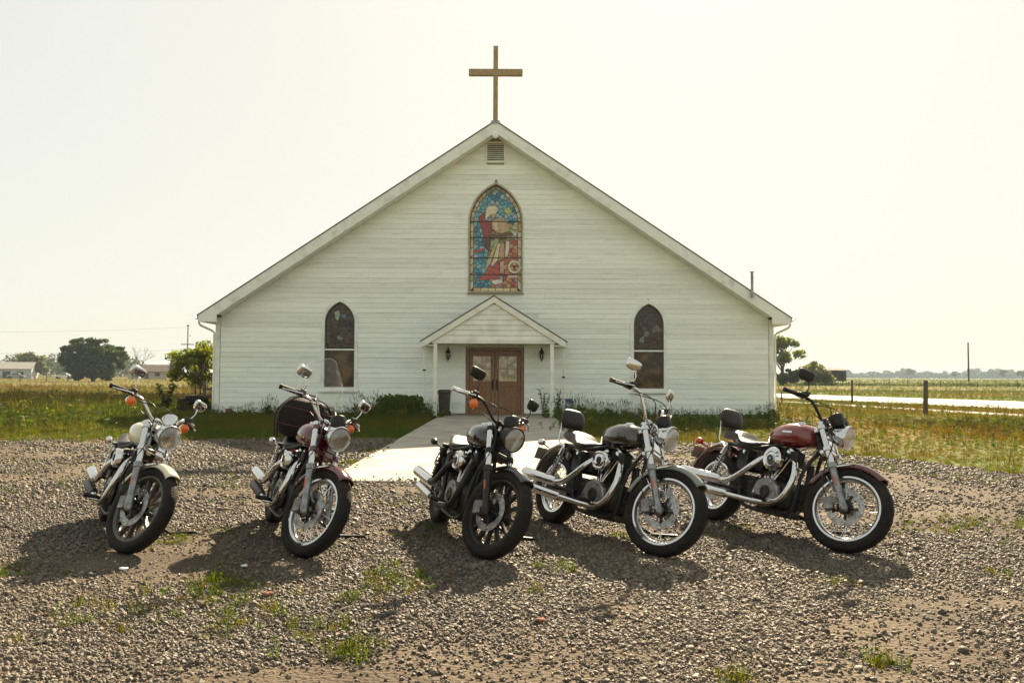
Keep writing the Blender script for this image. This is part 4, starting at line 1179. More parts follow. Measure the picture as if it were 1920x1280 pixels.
    mb = MB(); mb.tube([hc + Vector((-.04, 0, .085)), hc + Vector((-.08, 0, .115)), fk(.665, 0, .0)], .012, 8)
    mb.cbox(fk(.57, 0, .0), (.02, .21, .12), ry); B(mb, "headlight_bracket", cfg.get('clamp', M_CHROME), hl, True, bevel=.004)
    # ---- instruments
    ga = Vector((-.62, 0, .78)).normalized()
    for k, gy in enumerate(cfg.get('gauges', (0,))):
        gc = fk(.735, gy, .115)
        mb = MB(); mb.lathe([(.012, -.075), (.040, -.068), (.055, -.045), (.060, -.005), (.062, .014), (.058, .020), (.054, .014)], gc, ga, 22, caps=False)
        g_ = B(mb, "gauge", cfg.get('gaugem', M_BLACKM), steer=True)
        mb = MB(); mb.lathe([(.055, .012), (.001, .0121)], gc, ga, 22); B(mb, "dial", M_TRIM, g_, True)
        mb = MB(); mb.tube([gc - ga * .06, fk(.67, gy * .5, -.02)], .012, 6); B(mb, "gauge_bracket", M_BLACKM, g_, True)
    # ---- handlebar with grips, levers, controls, mirrors
    rise, pull = cfg.get('rise', 0), cfg.get('pull', 0)
    hp = [(.385, 0, .985), (.385, .085, .985), (.362, .145, 1.03 + rise * .5), (.320, .205, 1.085 + rise), (.262, .275, 1.10 + rise), (.165 - pull, .415, 1.083 + rise)]
    full = smooth_path([(x, -y, z) for x, y, z in hp[::-1]][:-1] + hp, 5)
    barm = cfg.get('bar', M_CHROME)
    mb = MB(); mb.tube(full, .0128, 10)
    for s in (-1, 1): mb.tube([fk(.68, s * .035, -.04), Vector((.385, s * .035, .985))], [.020, .018], 10); mb.cyl((.385, s * .05, .985), (.385, s * .02, .985), .024, n=10)
    bar = B(mb, "handlebar", barm, steer=True)
    p4, p5 = Vector(hp[4]), Vector(hp[5])
    for s in (-1, 1):
        fl = lambda v: Vector((v.x, s * v.y, v.z))
        gd = (p5 - p4).normalized()
        g0, g1 = p5 - gd * .125, p5
        mb = MB(); mb.tube([fl(g0 - gd * .004), fl(g0), fl(g0 + gd * .006), fl(g1 - gd * .01), fl(g1 - gd * .008), fl(g1 + gd * .004), fl(g1 + gd * .008)], [.019, .024, .0185, .0175, .021, .021, .012], 12)
        B(mb, "grip", cfg.get('grip', M_GRIP), bar, True)
        ctr = g0 - gd * .035
        Rm = Matrix.Rotation(math.atan2(gd.y, gd.x) * s, 4, 'Z')
        mb = MB(); mb.cbox(fl(ctr), (.055, .045, .042), Rm); mb.cbox(fl(ctr + Vector((.03, 0, .018))), (.05, .06, .035), Rm)
        ctl = B(mb, "switch_housing", cfg.get('controls', M_BLACKM), bar, True, bevel=.006)
        lv = [ctr + Vector((.035, -.005, .0)), ctr + Vector((.07, .03, -.002)), g0 + gd * .03 + Vector((.06, .015, -.004)), g1 + Vector((.055, .005, -.012))]
        mb = MB(); mb.tube([fl(p) for p in smooth_path(lv, 4)], [.008] * 6 + [.0065] * 5 + [.006, .009], 6)
        B(mb, "lever", cfg.get('leverm', M_CHROME), bar, True)
        if s < 0 or cfg.get('lmirror', True):
            mm = cfg['mirror']
            mo = ctr + gd * cfg.get('mout', .035) + Vector((.03, 0, .15 + cfg.get('mup', 0)))
            mb = MB(); mb.tube([fl(p) for p in smooth_path([ctr + Vector((.03, 0, .025)), ctr + Vector((.045, .012, .075)), mo + Vector((.02, -.01, -.035)), mo], 4)], .0052, 7)
            st = B(mb, "mirror_stem", mm, steer=True)
            Hm = Matrix.Rotation(s * R(-18) + R(-14 + (cfg.get('myaw', 0) if s < 0 else 48)), 4, 'Z') @ Matrix.Rotation(R(6), 4, 'Y')
            o = fl(mo + Vector((0, .012, .018)))
            def ringm(x, kx, kz):
                pts = []
                for q in range(18):
                    a = 2 * math.pi * q / 18; c_, s_ = math.cos(a), math.sin(a)
                    yy = .070 * kx * math.copysign(abs(c_) ** .5, c_) * (1.0 + .16 * s_); zz = .045 * kz * math.copysign(abs(s_) ** .5, s_)
                    pts.append(o + Hm @ Vector((x, yy, zz)))
                return pts
            mb = MB(); mb.loft([ringm(.014, .62, .58), ringm(.010, .88, .86), ringm(.0, .985, .98), ringm(-.012, 1, 1), ringm(-.016, .96, .94)])
            B(mb, "mirror_shell", mm, st, True, ang=60)
            mb = MB(); mb.loft([ringm(-.0165, .9, .88), ringm(-.018, .88, .86)]); B(mb, "mirror_glass", M_MIRROR, st, True)
        if cfg.get('signals', True) and not (s < 0 and cfg.get('screen')):
            so = ctr + Vector((.04, -.012, -.062))
            mb = MB(); mb.tube([fl(ctr + Vector((.02, 0, -.02))), fl(so + Vector((-.03, 0, 0)))], .007, 6)
            mb.lathe([(.004, -.055), (.020, -.05), (.035, -.022), (.039, .0)], fl(so), (1, 0, 0), 16)
            sg_ = B(mb, "turn_signal", cfg.get('sigm', M_CHROME), steer=True)
            mb = MB(); mb.lathe([(.040, .001), (.037, .014), (.022, .026), (.002, .030)], fl(so), (1, 0, 0), 16); B(mb, "amber_lens", M_AMBER, sg_, True)
    # cables from the bars down to the frame
    for k, (a, b, c_, d) in enumerate((((.30, .24, 1.07), (.47, .12, 1.06), (.44, .05, .82), (.25, .04, .62)), ((.28, -.25, 1.08), (.46, -.16, 1.07), (.43, -.07, .86), (.20, -.05, .70)), ((.30, .22, 1.06), (.50, .06, 1.04), (.46, -.04, .9), (.36, -.03, .72)), ((.31, -.22, 1.06), (.49, -.05, 1.09), (.47, .05, .92), (.3, .06, .74)))):
        mb = MB(); mb.tube(smooth_path([S @ (Vector(a) + Vector((0, 0, rise))), S @ (Vector(b) + Vector((0, 0, rise * .6))), S @ Vector(c_), d], 6), .0042, 6); mb.build("cable", M_CABLE, root)
    # ---- tank
    ts = cfg.get('tank', 1.0)
    dxk, dzk = .03, .014
    secs = [(.330, .030, .80, .855), (.322, .062, .785, .885), (.30, .092, .772, .912), (.25, .120, .762, .936), (.16, .141, .755, .948), (.06, .143, .752, .942), (-.04, .126, .752, .918), (-.12, .095, .756, .880), (-.175, .062, .762, .842), (-.195, .03, .768, .81)]
    mb = MB(); mb.loft([sup(x + dxk, w * ts, zb, zt + dzk, 24, 2.5) for x, w, zb, zt in secs]); tk = B(mb, "fuel_tank", P, ang=70)
    mb = MB(); mb.lathe([(.034, -.012), (.034, .008), (.030, .014), (.001, .016)], (.20, -.045, .956), (0, -.12, 1), 18); B(mb, "filler_cap", M_CHROME, tk)
    if cfg.get('badge'):
        for s in (-1, 1):
            mb = MB(); mb.cbox((.15, s * .1425 * ts, .868), (.11, .004, .018), Matrix.Rotation(s * R(4), 4, 'X')); B(mb, "tank_badge", cfg['badge'], tk, bevel=.002)
    # ---- seat, backrest
    if cfg.get('backrest'):
        ss = [(-.15, .055, .725, .775), (-.20, .095, .71, .772), (-.29, .145, .695, .758), (-.38, .155, .692, .768), (-.435, .145, .70, .80), (-.47, .128, .71, .838), (-.56, .118, .73, .852), (-.66, .105, .745, .858), (-.725, .075, .76, .838)]
    else:
        ss = [(-.15, .055, .725, .77), (-.20, .095, .71, .765), (-.29, .14, .695, .752), (-.38, .148, .692, .758), (-.45, .138, .70, .785), (-.50, .120, .715, .81), (-.58, .105, .735, .812), (-.64, .075, .755, .80)]
    mb = MB(); mb.loft([sup(x, w, zb, zt, 22, 2.8) for x, w, zb, zt in ss]); B(mb, "seat", M_LEATHER, ang=70)
    if cfg.get('backrest'):
        Tb = Matrix.Translation((-.735, 0, .955)) @ Matrix.Rotation(R(-14), 4, 'Y')
        rings = []
        for z, hw, ht in ((-.095, .09, .012), (-.085, .108, .028), (-.03, .124, .036), (.03, .124, .036), (.07, .105, .030), (.088, .07, .014)):
            rings.append([Tb @ Vector((ht * math.copysign(abs(math.cos(a)) ** .8, math.cos(a)), hw * math.copysign(abs(math.sin(a)) ** .7, math.sin(a)), z)) for a in [2 * math.pi * q / 20 for q in range(20)]])
        mb = MB(); mb.loft(rings); bk = B(mb, "backrest", M_LEATHER, ang=70)
        mb = MB(); mb.tube(smooth_path([(-.60, -.135, .70), (-.70, -.125, .74), (-.745, -.10, .86), (-.79, -.06, .98), (-.795, .06, .98), (-.745, .10, .86), (-.70, .125, .74), (-.60, .135, .70)], 4), .008, 8); B(mb, "sissy_bar", M_CHROME, bk)
    # ---- rear fender, light, plate, signals
    prof = [(-.080, -.055), (-.080, -.012), (-.070, .006), (-.042, .018), (0, .023), (.042, .018), (.070, .006), (.080, -.012), (.080, -.055)]
    mb = arc_shell(RA, .372, prof, R(52), R(cfg.get('r1', 168)), 20); rf = B(mb, "rear_fender", cfg.get('rfender', PF), solid=.004)
    mb = MB()
    for s in (-1, 1): mb.tube([(-.30, s * .098, .70), (-.52, s * .095, .715), (-.72, s * .092, .705), (-.92, s * .088, .64)], [.012, .016, .016, .010], 8)
    B(mb, "fender_strut", M_CHROME if cfg.get('chromey', True) else M_BLACKM, rf)
    tl = RA + Vector((.40 * math.cos(R(146)), 0, .40 * math.sin(R(146))))
    mb = MB(); mb.ball(tl + Vector((-.02, 0, .015)), (.035, .045, .032), 14, 8); B(mb, "tail_light", M_REDLENS, rf)
    if cfg.get('plate'):
        mb = MB(); mb.cbox((-1.055, -.03, .60), (.004, .20, .115), Matrix.Rotation(R(18), 4, 'Y')); pl = B(mb, "licence_plate", M_PLATE, rf, bevel=.001)
    for s in (-1, 1):
        so = Vector((-.96, s * .15, .70))
        mb = MB(); mb.tube([(-.92, s * .085, .66), so], .008, 6); mb.lathe([(.004, -.05), (.020, -.045), (.031, -.02), (.033, .012), (.026, .024), (.002, .030)], so, (-1, 0, 0), 16)
        B(mb, "rear_signal", cfg.get('rsig', M_CHROME))
    # ---- frame and swingarm
    mb = MB()
    mb.tube([fk(.45, 0, -.07), fk(.69, 0, -.07)], .034, 12)
    for s in (-1, 1):
        mb.tube(smooth_path([fk(.52, s * .02, -.085), (.33, s * .075, .55), (.31, s * .10, .28), (.24, s * .12, .195), (-.05, s * .13, .185), (-.26, s * .13, .22), (-.33, s * .125, .40), (-.33, s * .12, .69)], 4), .0155, 8)
        mb.tube(smooth_path([fk(.64, s * .02, -.09), (.18, s * .05, .80), (-.15, s * .09, .72), (-.33, s * .115, .70), (-.62, s * .105, .715)], 4), .0155, 8)
        mb.tube([(-.30, s * .10, .325), (-.5, s * .105, .325), RA + Vector((-.03, s * .105, 0))], [.022, .018, .016], 8)
    B(mb, "frame", M_BLACKM)
    # shocks
    for s in (-1, 1):
        a, b = Vector((-.735, s * .135, .375)), Vector((-.545, s * .135, .70))
        d = (b - a)
        mb = MB(); mb.tube([a, a + d * .06, a + d * .07, a + d * .45, a + d * .46, b], [.016, .016, .022, .022, .012, .012], 10); mb.cyl(a - Vector((0, .03, 0)), a + Vector((0, .03, 0)), .016, n=10); mb.cyl(b - Vector((0, .03, 0)), b + Vector((0, .03, 0)), .018, n=10)
        mb.tube([b - d * .28, b - d * .26, b - d * .08, b - d * .06], [.026, .033, .033, .02], 12)
        sh = B(mb, "shock_absorber", cfg.get('shock', M_CHROME))
        _, u, w = basis(d); pts = []
        for k in range(0, 8 * 8 + 1):
            t = k / 64; ang = 2 * math.pi * k / 8
            pts.append(a + d * (.10 + .62 * t) + (u * math.cos(ang) + w * math.sin(ang)) * .030)
        mb = MB(); mb.tube(pts, .0055, 5); B(mb, "spring", cfg.get('spring', M_CHROME), sh)
    # ---- engine
    mb = MB()
    case = [(-.19, .075, .27, .40), (-.16, .105, .235, .46), (-.05, .115, .205, .475), (.08, .118, .20, .475), (.19, .105, .215, .45), (.245, .07, .25, .38)]
    mb.loft([sup(x, w, zb, zt, 20, 3.2) for x, w, zb, zt in case]); mb.cbox((-.26, 0, .36), (.20, .20, .20))
    eng = B(mb, "engine", cfg.get('engine', M_FIN), ang=60, bevel=.01)
    for k, ang in enumerate((24, -24)):
        ax = Vector((math.sin(R(ang)), 0, math.cos(R(ang)))); o = Vector((.045, 0, .43)); pr_ = [(.055, 0)]
        for q in range(9):
            t = .035 + q * .0185; pr_ += [(.056, t), (.079, t + .002), (.079, t + .006), (.056, t + .008)]
        pr_ += [(.06, .205), (.07, .208)]
        mb = MB(); mb.lathe(pr_, o, ax, 22); cy = B(mb, "cylinder", cfg.get('fins', M_FIN), ang=30)
        T = Matrix.Translation(o) @ Matrix.Rotation(R(ang), 4, 'Y')
        mb = MB()
        for q in range(4): mb.box(-.082, .082, -.075, .075, .212 + q * .016, .219 + q * .016, T)
        mb.box(-.06, .06, -.06, .06, .205, .275, T); B(mb, "cylinder_head", cfg.get('fins', M_FIN), cy, smooth=False)
        mb = MB(); mb.loft([[T @ Vector((x, y, z)) for x, y in rr(hx, hy, .025)] for z, hx, hy in ((.276, .074, .066), (.300, .074, .066), (.304, .068, .060), (.322, .066, .058), (.330, .052, .045))]); B(mb, "rocker_cover", cfg.get('rocker', M_CHROME), cy)
        for q in (-.016, .016):
            mb = MB(); mb.cyl(Vector((.045 + math.sin(R(ang)) * .03 + q, -.118, .455)), T @ Vector((q * 1.3, -.072, .25)), .0085, n=8); B(mb, "pushrod_tube", M_CHROME, cy)
    # timing-side covers
    def side_plate(poly, y0, y1, name, m, par, bev=.012):
        m1 = MB(); m1.prism(poly, lambda a, b, d: (a, d, b), y0, y1); return B(m1, name, m, par, bevel=bev, ang=30)
    gc_ = side_plate([(-.13, .33), (-.10, .26), (-.02, .225), (.09, .225), (.16, .27), (.185, .34), (.155, .41), (.09, .455), (.0, .465), (-.08, .435)], -.115, -.165, "timing_cover", M_CAST, eng)
    mb = MB(); mb.lathe([(.056, -.012), (.056, .004), (.050, .012), (.034, .013), (.033, .007), (.001, .007)], (.035, -.166, .345), (0, -1, 0), 24); B(mb, "points_cover", cfg.get('points', M_BLACKM), eng)
    for px, pz in ((-.09, .33), (.145, .34), (.09, .43), (-.04, .25), (.10, .25)):
        mb = MB(); mb.lathe([(.009, 0), (.009, .007), (.001, .007)], (px, -.166, pz), (0, -1, 0), 6); B(mb, "bolt", M_CHROME, eng)
    side_plate([(-.33, .30), (-.27, .22), (-.10, .20), (.10, .21), (.20, .27), (.22, .35), (.17, .42), (.05, .44), (-.12, .42), (-.28, .40)], .115, .185, "primary_cover", M_CHROME if cfg.get('chromey', True) else M_BLACKM, eng, .02)
    # air cleaner
    ac = Vector((.065, -.16, .625))
    mb = MB()
    if cfg.get('air', 'oval') == 'round':
        mb.lathe([(.090, -.03), (.099, -.02), (.101, .012), (.092, .026), (.062, .032), (.056, .026), (.036, .026), (.033, .036), (.014, .040), (.001, .040)], ac, (0, -1, 0), 32)
    else:
        rings = []
        for y, k in ((.03, .92), (.02, 1.0), (-.012, 1.0), (-.024, .93), (-.030, .80), (-.024, .66), (-.026, .60)):
            rings.append([ac + Vector((.098 * k * math.copysign(abs(math.cos(a)) ** .62, math.cos(a)), y, .078 * k * math.copysign(abs(math.sin(a)) ** .62, math.sin(a)))) for a in [2 * math.pi * q / 28 for q in range(28)]])
        mb.loft(rings)
    av = B(mb, "air_cleaner", cfg.get('airm', M_CHROME), ang=30)
    mb = MB(); mb.lathe([(.030, 0), (.030, .006), (.018, .008), (.017, .004), (.001, .004)], ac + Vector((0, -.036 if cfg.get('air') == 'round' else -.0265, 0)), (0, -1, 0), 20); B(mb, "air_cleaner_badge", M_BLACKM, av)
    mb = MB(); mb.cyl(ac + Vector((0, .03, 0)), (.045, -.02, .62), .05, .03, 12); B(mb, "carburettor", M_FIN, eng)
    mb = MB(); mb.cbox((.335, 0, .36), (.05, .15, .20), Matrix.Rotation(R(4), 4, 'Y'))
    for q in range(6): mb.cbox((.37, 0, .28 + q * .032), (.04, .14, .008))
    B(mb, "voltage_regulator", M_FIN, eng, bevel=.004)
    mb = MB(); mb.cbox((.02, 0, .70), (.30, .05, .09)); mb.cbox((.20, -.03, .66), (.09, .09, .12)); mb.cbox((-.17, 0, .60), (.10, .20, .16)); B(mb, "coil_cover", M_BLACKM, eng, bevel=.012)
    mb = MB(); mb.cbox((.05, 0, .195), (.34, .19, .06)); mb.cbox((-.45, .0, .36), (.16, .15, .12)); B(mb, "sump", M_FIN, eng, bevel=.015)
    # horn / coil lump and oil tank, side cover
    mb = MB(); mb.loft([[Vector((x, y, z)) for x, z in [(-.30 + .075 * math.copysign(abs(math.cos(a)) ** .6, math.cos(a)) - .01, .585 + k * .095 * math.copysign(abs(math.sin(a)) ** .6, math.sin(a))) for a in [2 * math.pi * q / 20 for q in range(20)]]] for y, k in ((-.155, .8), (-.165, .9), (-.15, 1), (-.08, 1), (.08, 1), (.15, 1), (.162, .88))])
    ot = B(mb, "oil_tank", cfg.get('side', M_BLACKM), ang=50)
    mb = MB(); mb.lathe([(.016, 0), (.016, .012), (.001, .014)], (-.285, -.166, .655), (0, -1, 0), 14); B(mb, "oil_cap", M_CHROME, ot)
    # ---- exhausts on the right side
    ex = cfg.get('exhaust', M_CHROME)
    low = smooth_path([(.205, -.07, .64), (.275, -.115, .60), (.315, -.155, .48), (.270, -.185, .335), (.17, -.195, .268), (.02, -.20, .250), (-.22, -.205, .255), (-.40, -.21, .262)], 5)
    mb = MB(); mb.tube(low, .025, 14); pipe = B(mb, "front_exhaust_pipe", ex)
    mb = MB(); mb.tube([(-.36, -.21, .262), (-.375, -.21, .262), (-.41, -.21, .264), (-.95 if cfg.get('longmuf', True) else -.80, -.222, .292), (-.96 if cfg.get('longmuf', True) else -.81, -.222, .293)], [.030, .034, .040, .044, .032], 16); B(mb, "muffler", cfg.get('mlow', cfg.get('muffler', ex)), pipe)
    up = smooth_path([(-.075, -.085, .645), (-.105, -.135, .61), (-.15, -.185, .545), (-.25, -.205, .46), (-.38, -.21, .39), (-.50, -.212, .375)], 5)
    mb = MB(); mb.tube(up, .025, 14); pipe = B(mb, "rear_exhaust_pipe", ex)
    mb = MB(); mb.tube([(-.48, -.212, .376), (-.495, -.212, .376), (-.53, -.213, .378), (cfg.get('mend', -1.01), -.225, .402), (cfg.get('mend', -1.01) - .01, -.225, .403)], [.030, .036, .043, .047, .034], 16); B(mb, "muffler", cfg.get('muffler', ex), pipe)
    # ---- controls low down
    for s in (-1, 1):
        mb = MB(); mb.tube([(.06, s * .13, .26), (.08, s * .21, .285)], .011, 8); mb.tube([(.08, s * .205, .285), (.08, s * .215, .285), (.08, s * .315, .295), (.08, s * .325, .296)], [.014, .020, .019, .012], 10); B(mb, "foot_peg", M_GRIP)
        mb = MB(); mb.tube([(.06, s * .19, .25), (.18, s * .20, .27), (.225, s * .235, .285), (.225, s * .29, .285)], .008, 6); B(mb, "foot_lever", M_CHROME)
    th = R(cfg['lean']); tip = Vector((.30, .58, .58 * math.tan(th) + .008))
    mb = MB(); mb.tube([(.08, .13, .23), (.20, .38, .12), tip + Vector((0, -.02, .012)), tip, tip + Vector((.02, .05, .012))], [.016, .014, .012, .012, .011], 8); B(mb, "side_stand", M_BLACKM)
    mb = MB(); mb.tube(smooth_path([(.31, -.02, .24), (.34, 0, .5), (.33, 0, .62)], 3), .03, 8); B(mb, "oil_filter", M_BLACKM, eng)
    # ---- optional windscreen
    if cfg.get('screen'):
        n, m_ = 16, 10; vs, fs = [], []
        for i in range(m_ + 1):
            v_ = i / m_
            hw = .215 * (1 - max(0, (v_ - .35) / .65) ** 2.6 * .55)
            for j in range(n + 1):
                t = -1 + 2 * j / n
                zt = .36 * (1 - .12 * t * t * (v_ > .5)) * v_
                if v_ > .8: zt = .36 * (v_ - .20 * (v_ - .8) / .2 * abs(t) ** 3)
                x = .37 - .30 * zt - .05 * t * t; vs.append((x, t * hw - .15, 1.10 + zt))
        for i in range(m_):
            for j in range(n): o = i * (n + 1) + j; fs.append((o, o + 1, o + n + 2, o + n + 1))
        mb = MB(); mb.add(vs, fs); sc = B(mb, "windscreen", M_SCREEN, steer=True, ang=60)
        edge = [vs[i * (n + 1)] for i in range(m_ + 1)] + [vs[m_ * (n + 1) + j] for j in range(1, n + 1)] + [vs[i * (n + 1) + n] for i in range(m_ - 1, -1, -1)]
        mb = MB(); mb.tube(edge, .0014, 5); B(mb, "screen_edge", M_CHROME, sc, True)
        mb = MB()
        for s in (-1, 1): mb.tube([(.385, s * .10, .99), (.36, s * .10 - .12, 1.14)], .006, 6)
        B(mb, "screen_bracket", M_CHROME, sc, True)
    # ---- pose: rest both tyres on the ground
    h = cfg['head']; fwd = Vector((math.sin(R(h)), -math.cos(R(h)), 0))
    root.rotation_mode = 'XYZ'
    fx, fy = cfg['front']
    pitch = 0.0; zoff = 0.0
    fv = [Vector(v.co) for v in ft.data.vertices]; rv = [Vector(v.co) for v in rt.data.vertices]
    for _ in range(5):
        base = Matrix.Rotation(R(h - 90), 4, 'Z') @ Matrix.Rotation(pitch, 4, 'Y') @ Matrix.Rotation(-th, 4, 'X')
        a = min(fv, key=lambda v: (base @ v).z); b = min(rv, key=lambda v: (base @ v).z)
        za, zb = (base @ a).z, (base @ b).z
        pitch += (za - zb) / WB * .98
    base = Matrix.Rotation(R(h - 90), 4, 'Z') @ Matrix.Rotation(pitch, 4, 'Y') @ Matrix.Rotation(-th, 4, 'X')
    a = min(fv, key=lambda v: (base @ v).z); p = base @ a
    zg = float(gz(np.array([fx]), np.array([fy]))[0]) - .004
    root.rotation_euler = base.to_euler()
    root.location = (fx - p.x, fy - p.y, zg - p.z)
    return root

BIKES = [
    dict(label="cream motorcycle with chrome mirrors and two orange indicators, leftmost in the row", front=(-2.86, 6.19), head=31, lean=15, steer=27, paint=M_CREAM, wheel='cast', rim=mat("grey_cast_wheel", (.09, .08, .07), .4, .7),
         mirror=M_CHROME, gaugem=M_CHROME, controls=M_BLACKM, bar=M_CHROME, rsig=M_CHROME, mlow=M_BLACKM, longmuf=False, mend=-.84),
    dict(label="maroon motorcycle with a clear windscreen and a black luggage bag", front=(-1.52, 6.08), head=24, lean=14, steer=27, paint=M_MAROON, wheel='wire', mirror=M_CHROME, screen=True, clamp=M_MAROON, grip=M_GRIP, controls=M_BLACKM, mout=.05, mlow=M_BLACKM, longmuf=False, mend=-.90),
    dict(label="all-black motorcycle with black mirrors standing in front of the church door", front=(-.18, 6.06), head=18, lean=13, steer=25, paint=M_BLACKP, wheel='cast', rim=M_BLACKM, mirror=M_BLACKM, slider=M_BLACKM, clamp=M_BLACKM, headshell=M_BLACKM,
         bar=M_BLACKM, chromey=False, rsig=M_BLACKM, sigm=M_BLACKM, muffler=M_CHROME, exhaust=M_BLACKM, rocker=M_CHROME, myaw=-10, f0=56, f1=124, r1=150, shock=M_BLACKM, spring=M_BLACKM, longmuf=False, grip=M_CHROME),
    dict(label="dark olive motorcycle with grey-green front fender, chrome mirrors and a backrest", front=(1.10, 6.17), head=28, lean=13, steer=24, paint=M_OLIVE, fender=M_GREYGRN, rfender=M_OLIVE, wheel='wire', mirror=M_CHROME, rise=.085, backrest=True, plate=True,
         signals=False, air='oval', grip=mat("brown_grip", (.06, .035, .025), .5), rsig=M_CHROME, myaw=-28, f0=46, f1=168),
    dict(label="red motorcycle with black mirror, round chrome air cleaner and a backrest", front=(2.53, 6.33), head=25, lean=13, steer=25, paint=M_RED, fender=M_REDF, wheel='wire', mirror=M_BLACKM, lmirror=False, backrest=True, signals=False,
         air='round', gauges=(-.05, .05), bar=M_BLACKM, rsig=M_REDLENS, leverm=M_BLACKM, badge=M_CHROME, plate=True, f0=52, f1=160, myaw=-42),
]
bikes = [motorcycle(c) for c in BIKES]

# luggage bag strapped on the maroon bike's seat
def luggage():
    rb = bikes[1]; bpy.context.view_layer.update()
    Mw = rb.matrix_world
    o = thing("luggage_bag", "bulky black luggage bag with maroon piping on the maroon motorcycle's seat", "bag")
    base = Mw @ Vector((-.40, -.02, .79))
    o.matrix_world = Matrix.Translation(base) @ Mw.to_quaternion().to_matrix().to_4x4()
    def rg(z, hx, hy, dx=0):
        return [Vector((dx + hx * math.copysign(abs(math.cos(a)) ** .7, math.cos(a)), hy * math.copysign(abs(math.sin(a)) ** .75, math.sin(a)), z)) for a in [2 * math.pi * q / 28 for q in range(28)]]
    mb = MB(); mb.loft([rg(.0, .11, .15), rg(.025, .145, .195), (rg(.10, .165, .225)), rg(.18, .168, .235), rg(.25, .155, .222), rg(.31, .125, .185), rg(.345, .075, .12), rg(.355, .02, .04)])
    b = mb.build("bag_body", M_BAG, o, ang=80)
    for z, hx, hy in ((.10, .167, .227), (.25, .158, .225)):
        mb = MB(); p = rg(z, hx, hy); mb.tube(p + [p[0]], .005, 6); mb.build("piping", M_BAGTRIM, b)
    mb = MB(); mb.tube(smooth_path([(0, -.07, .345), (0, -.05, .385), (0, .05, .385), (0, .07, .345)], 4), .009, 6); mb.build("carry_handle", M_BAG, o)
    for s in (-1, 1):
        mb = MB()
        pts = [(s * .08 + .0 * z, y, z) for y, z in ((-.20, -.03), (-.235, .12), (-.225, .22), (-.14, .335), (0, .36), (.14, .335), (.225, .22), (.235, .12), (.20, -.03))]
        mb.tube(smooth_path(pts, 3), .007, 5); mb.build("strap", M_GRIP, o)
luggage()

# ------------------------------------------------------------------ trees and shrubs
M_BARK = mat("grey_brown_bark", (.10, .075, .05), .9, col2=(.055, .042, .03), scale=6, bump=.6, stretch=(3, 3, .6))
M_LEAFD = leafmat("dark_green_leaf", (.026, .042, .008), (.065, .085, .016), .35)
M_LEAFM = leafmat("mid_green_leaf", (.06, .085, .018), (.12, .14, .035), .45)
M_LEAFP = leafmat("pale_green_leaf", (.10, .115, .04), (.17, .17, .07), .45)
M_LEAFY = leafmat("yellow_green_leaf", (.10, .13, .022), (.19, .20, .04), .5)
M_FARLEAF = leafmat("distant_woodland_leaf", (.04, .062, .028), (.07, .09, .035), .3, scale=.05)

def leaves(centres, radii, n, size, seed, flat=.8):
    r = np.random.default_rng(seed)
    k = len(centres); w = np.asarray([rr_[0] * rr_[1] * rr_[2] for rr_ in radii]) ** .75; idx = r.choice(k, n, p=w / w.sum())
    d = r.normal(size=(n, 3)); d /= np.linalg.norm(d, axis=1)[:, None]
    q = r.random(n) ** .42
    c = np.asarray(centres)[idx] + d * q[:, None] * np.asarray(radii)[idx]
    a = r.normal(size=(n, 3)); a[:, 2] *= flat; a /= np.linalg.norm(a, axis=1)[:, None]
    b = np.cross(a, r.normal(size=(n, 3))); b /= np.linalg.norm(b, axis=1)[:, None]
    s = size * np.exp(r.normal(0, .3, n))[:, None]
    V = np.stack([c - a * s, c + b * s * .55, c + a * s, c - b * s * .55], 1).reshape(-1, 3)
    return V
def leaf_mesh(name, V, m, parent=None, loc=None):
    n = len(V) // 4
    me = bpy.data.meshes.new(name)
    me.vertices.add(len(V)); me.vertices.foreach_set("co", V.astype(np.float32).ravel())
    me.loops.add(4 * n); me.loops.foreach_set("vertex_index", np.arange(4 * n, dtype=np.int32))
    me.polygons.add(n); me.polygons.foreach_set("loop_start", np.arange(0, 4 * n, 4, dtype=np.int32))
    me.update(calc_edges=True); me.materials.append(m)
    o = bpy.data.objects.new(name, me); C.objects.link(o)
    if parent is not None: o.parent = parent
    return o
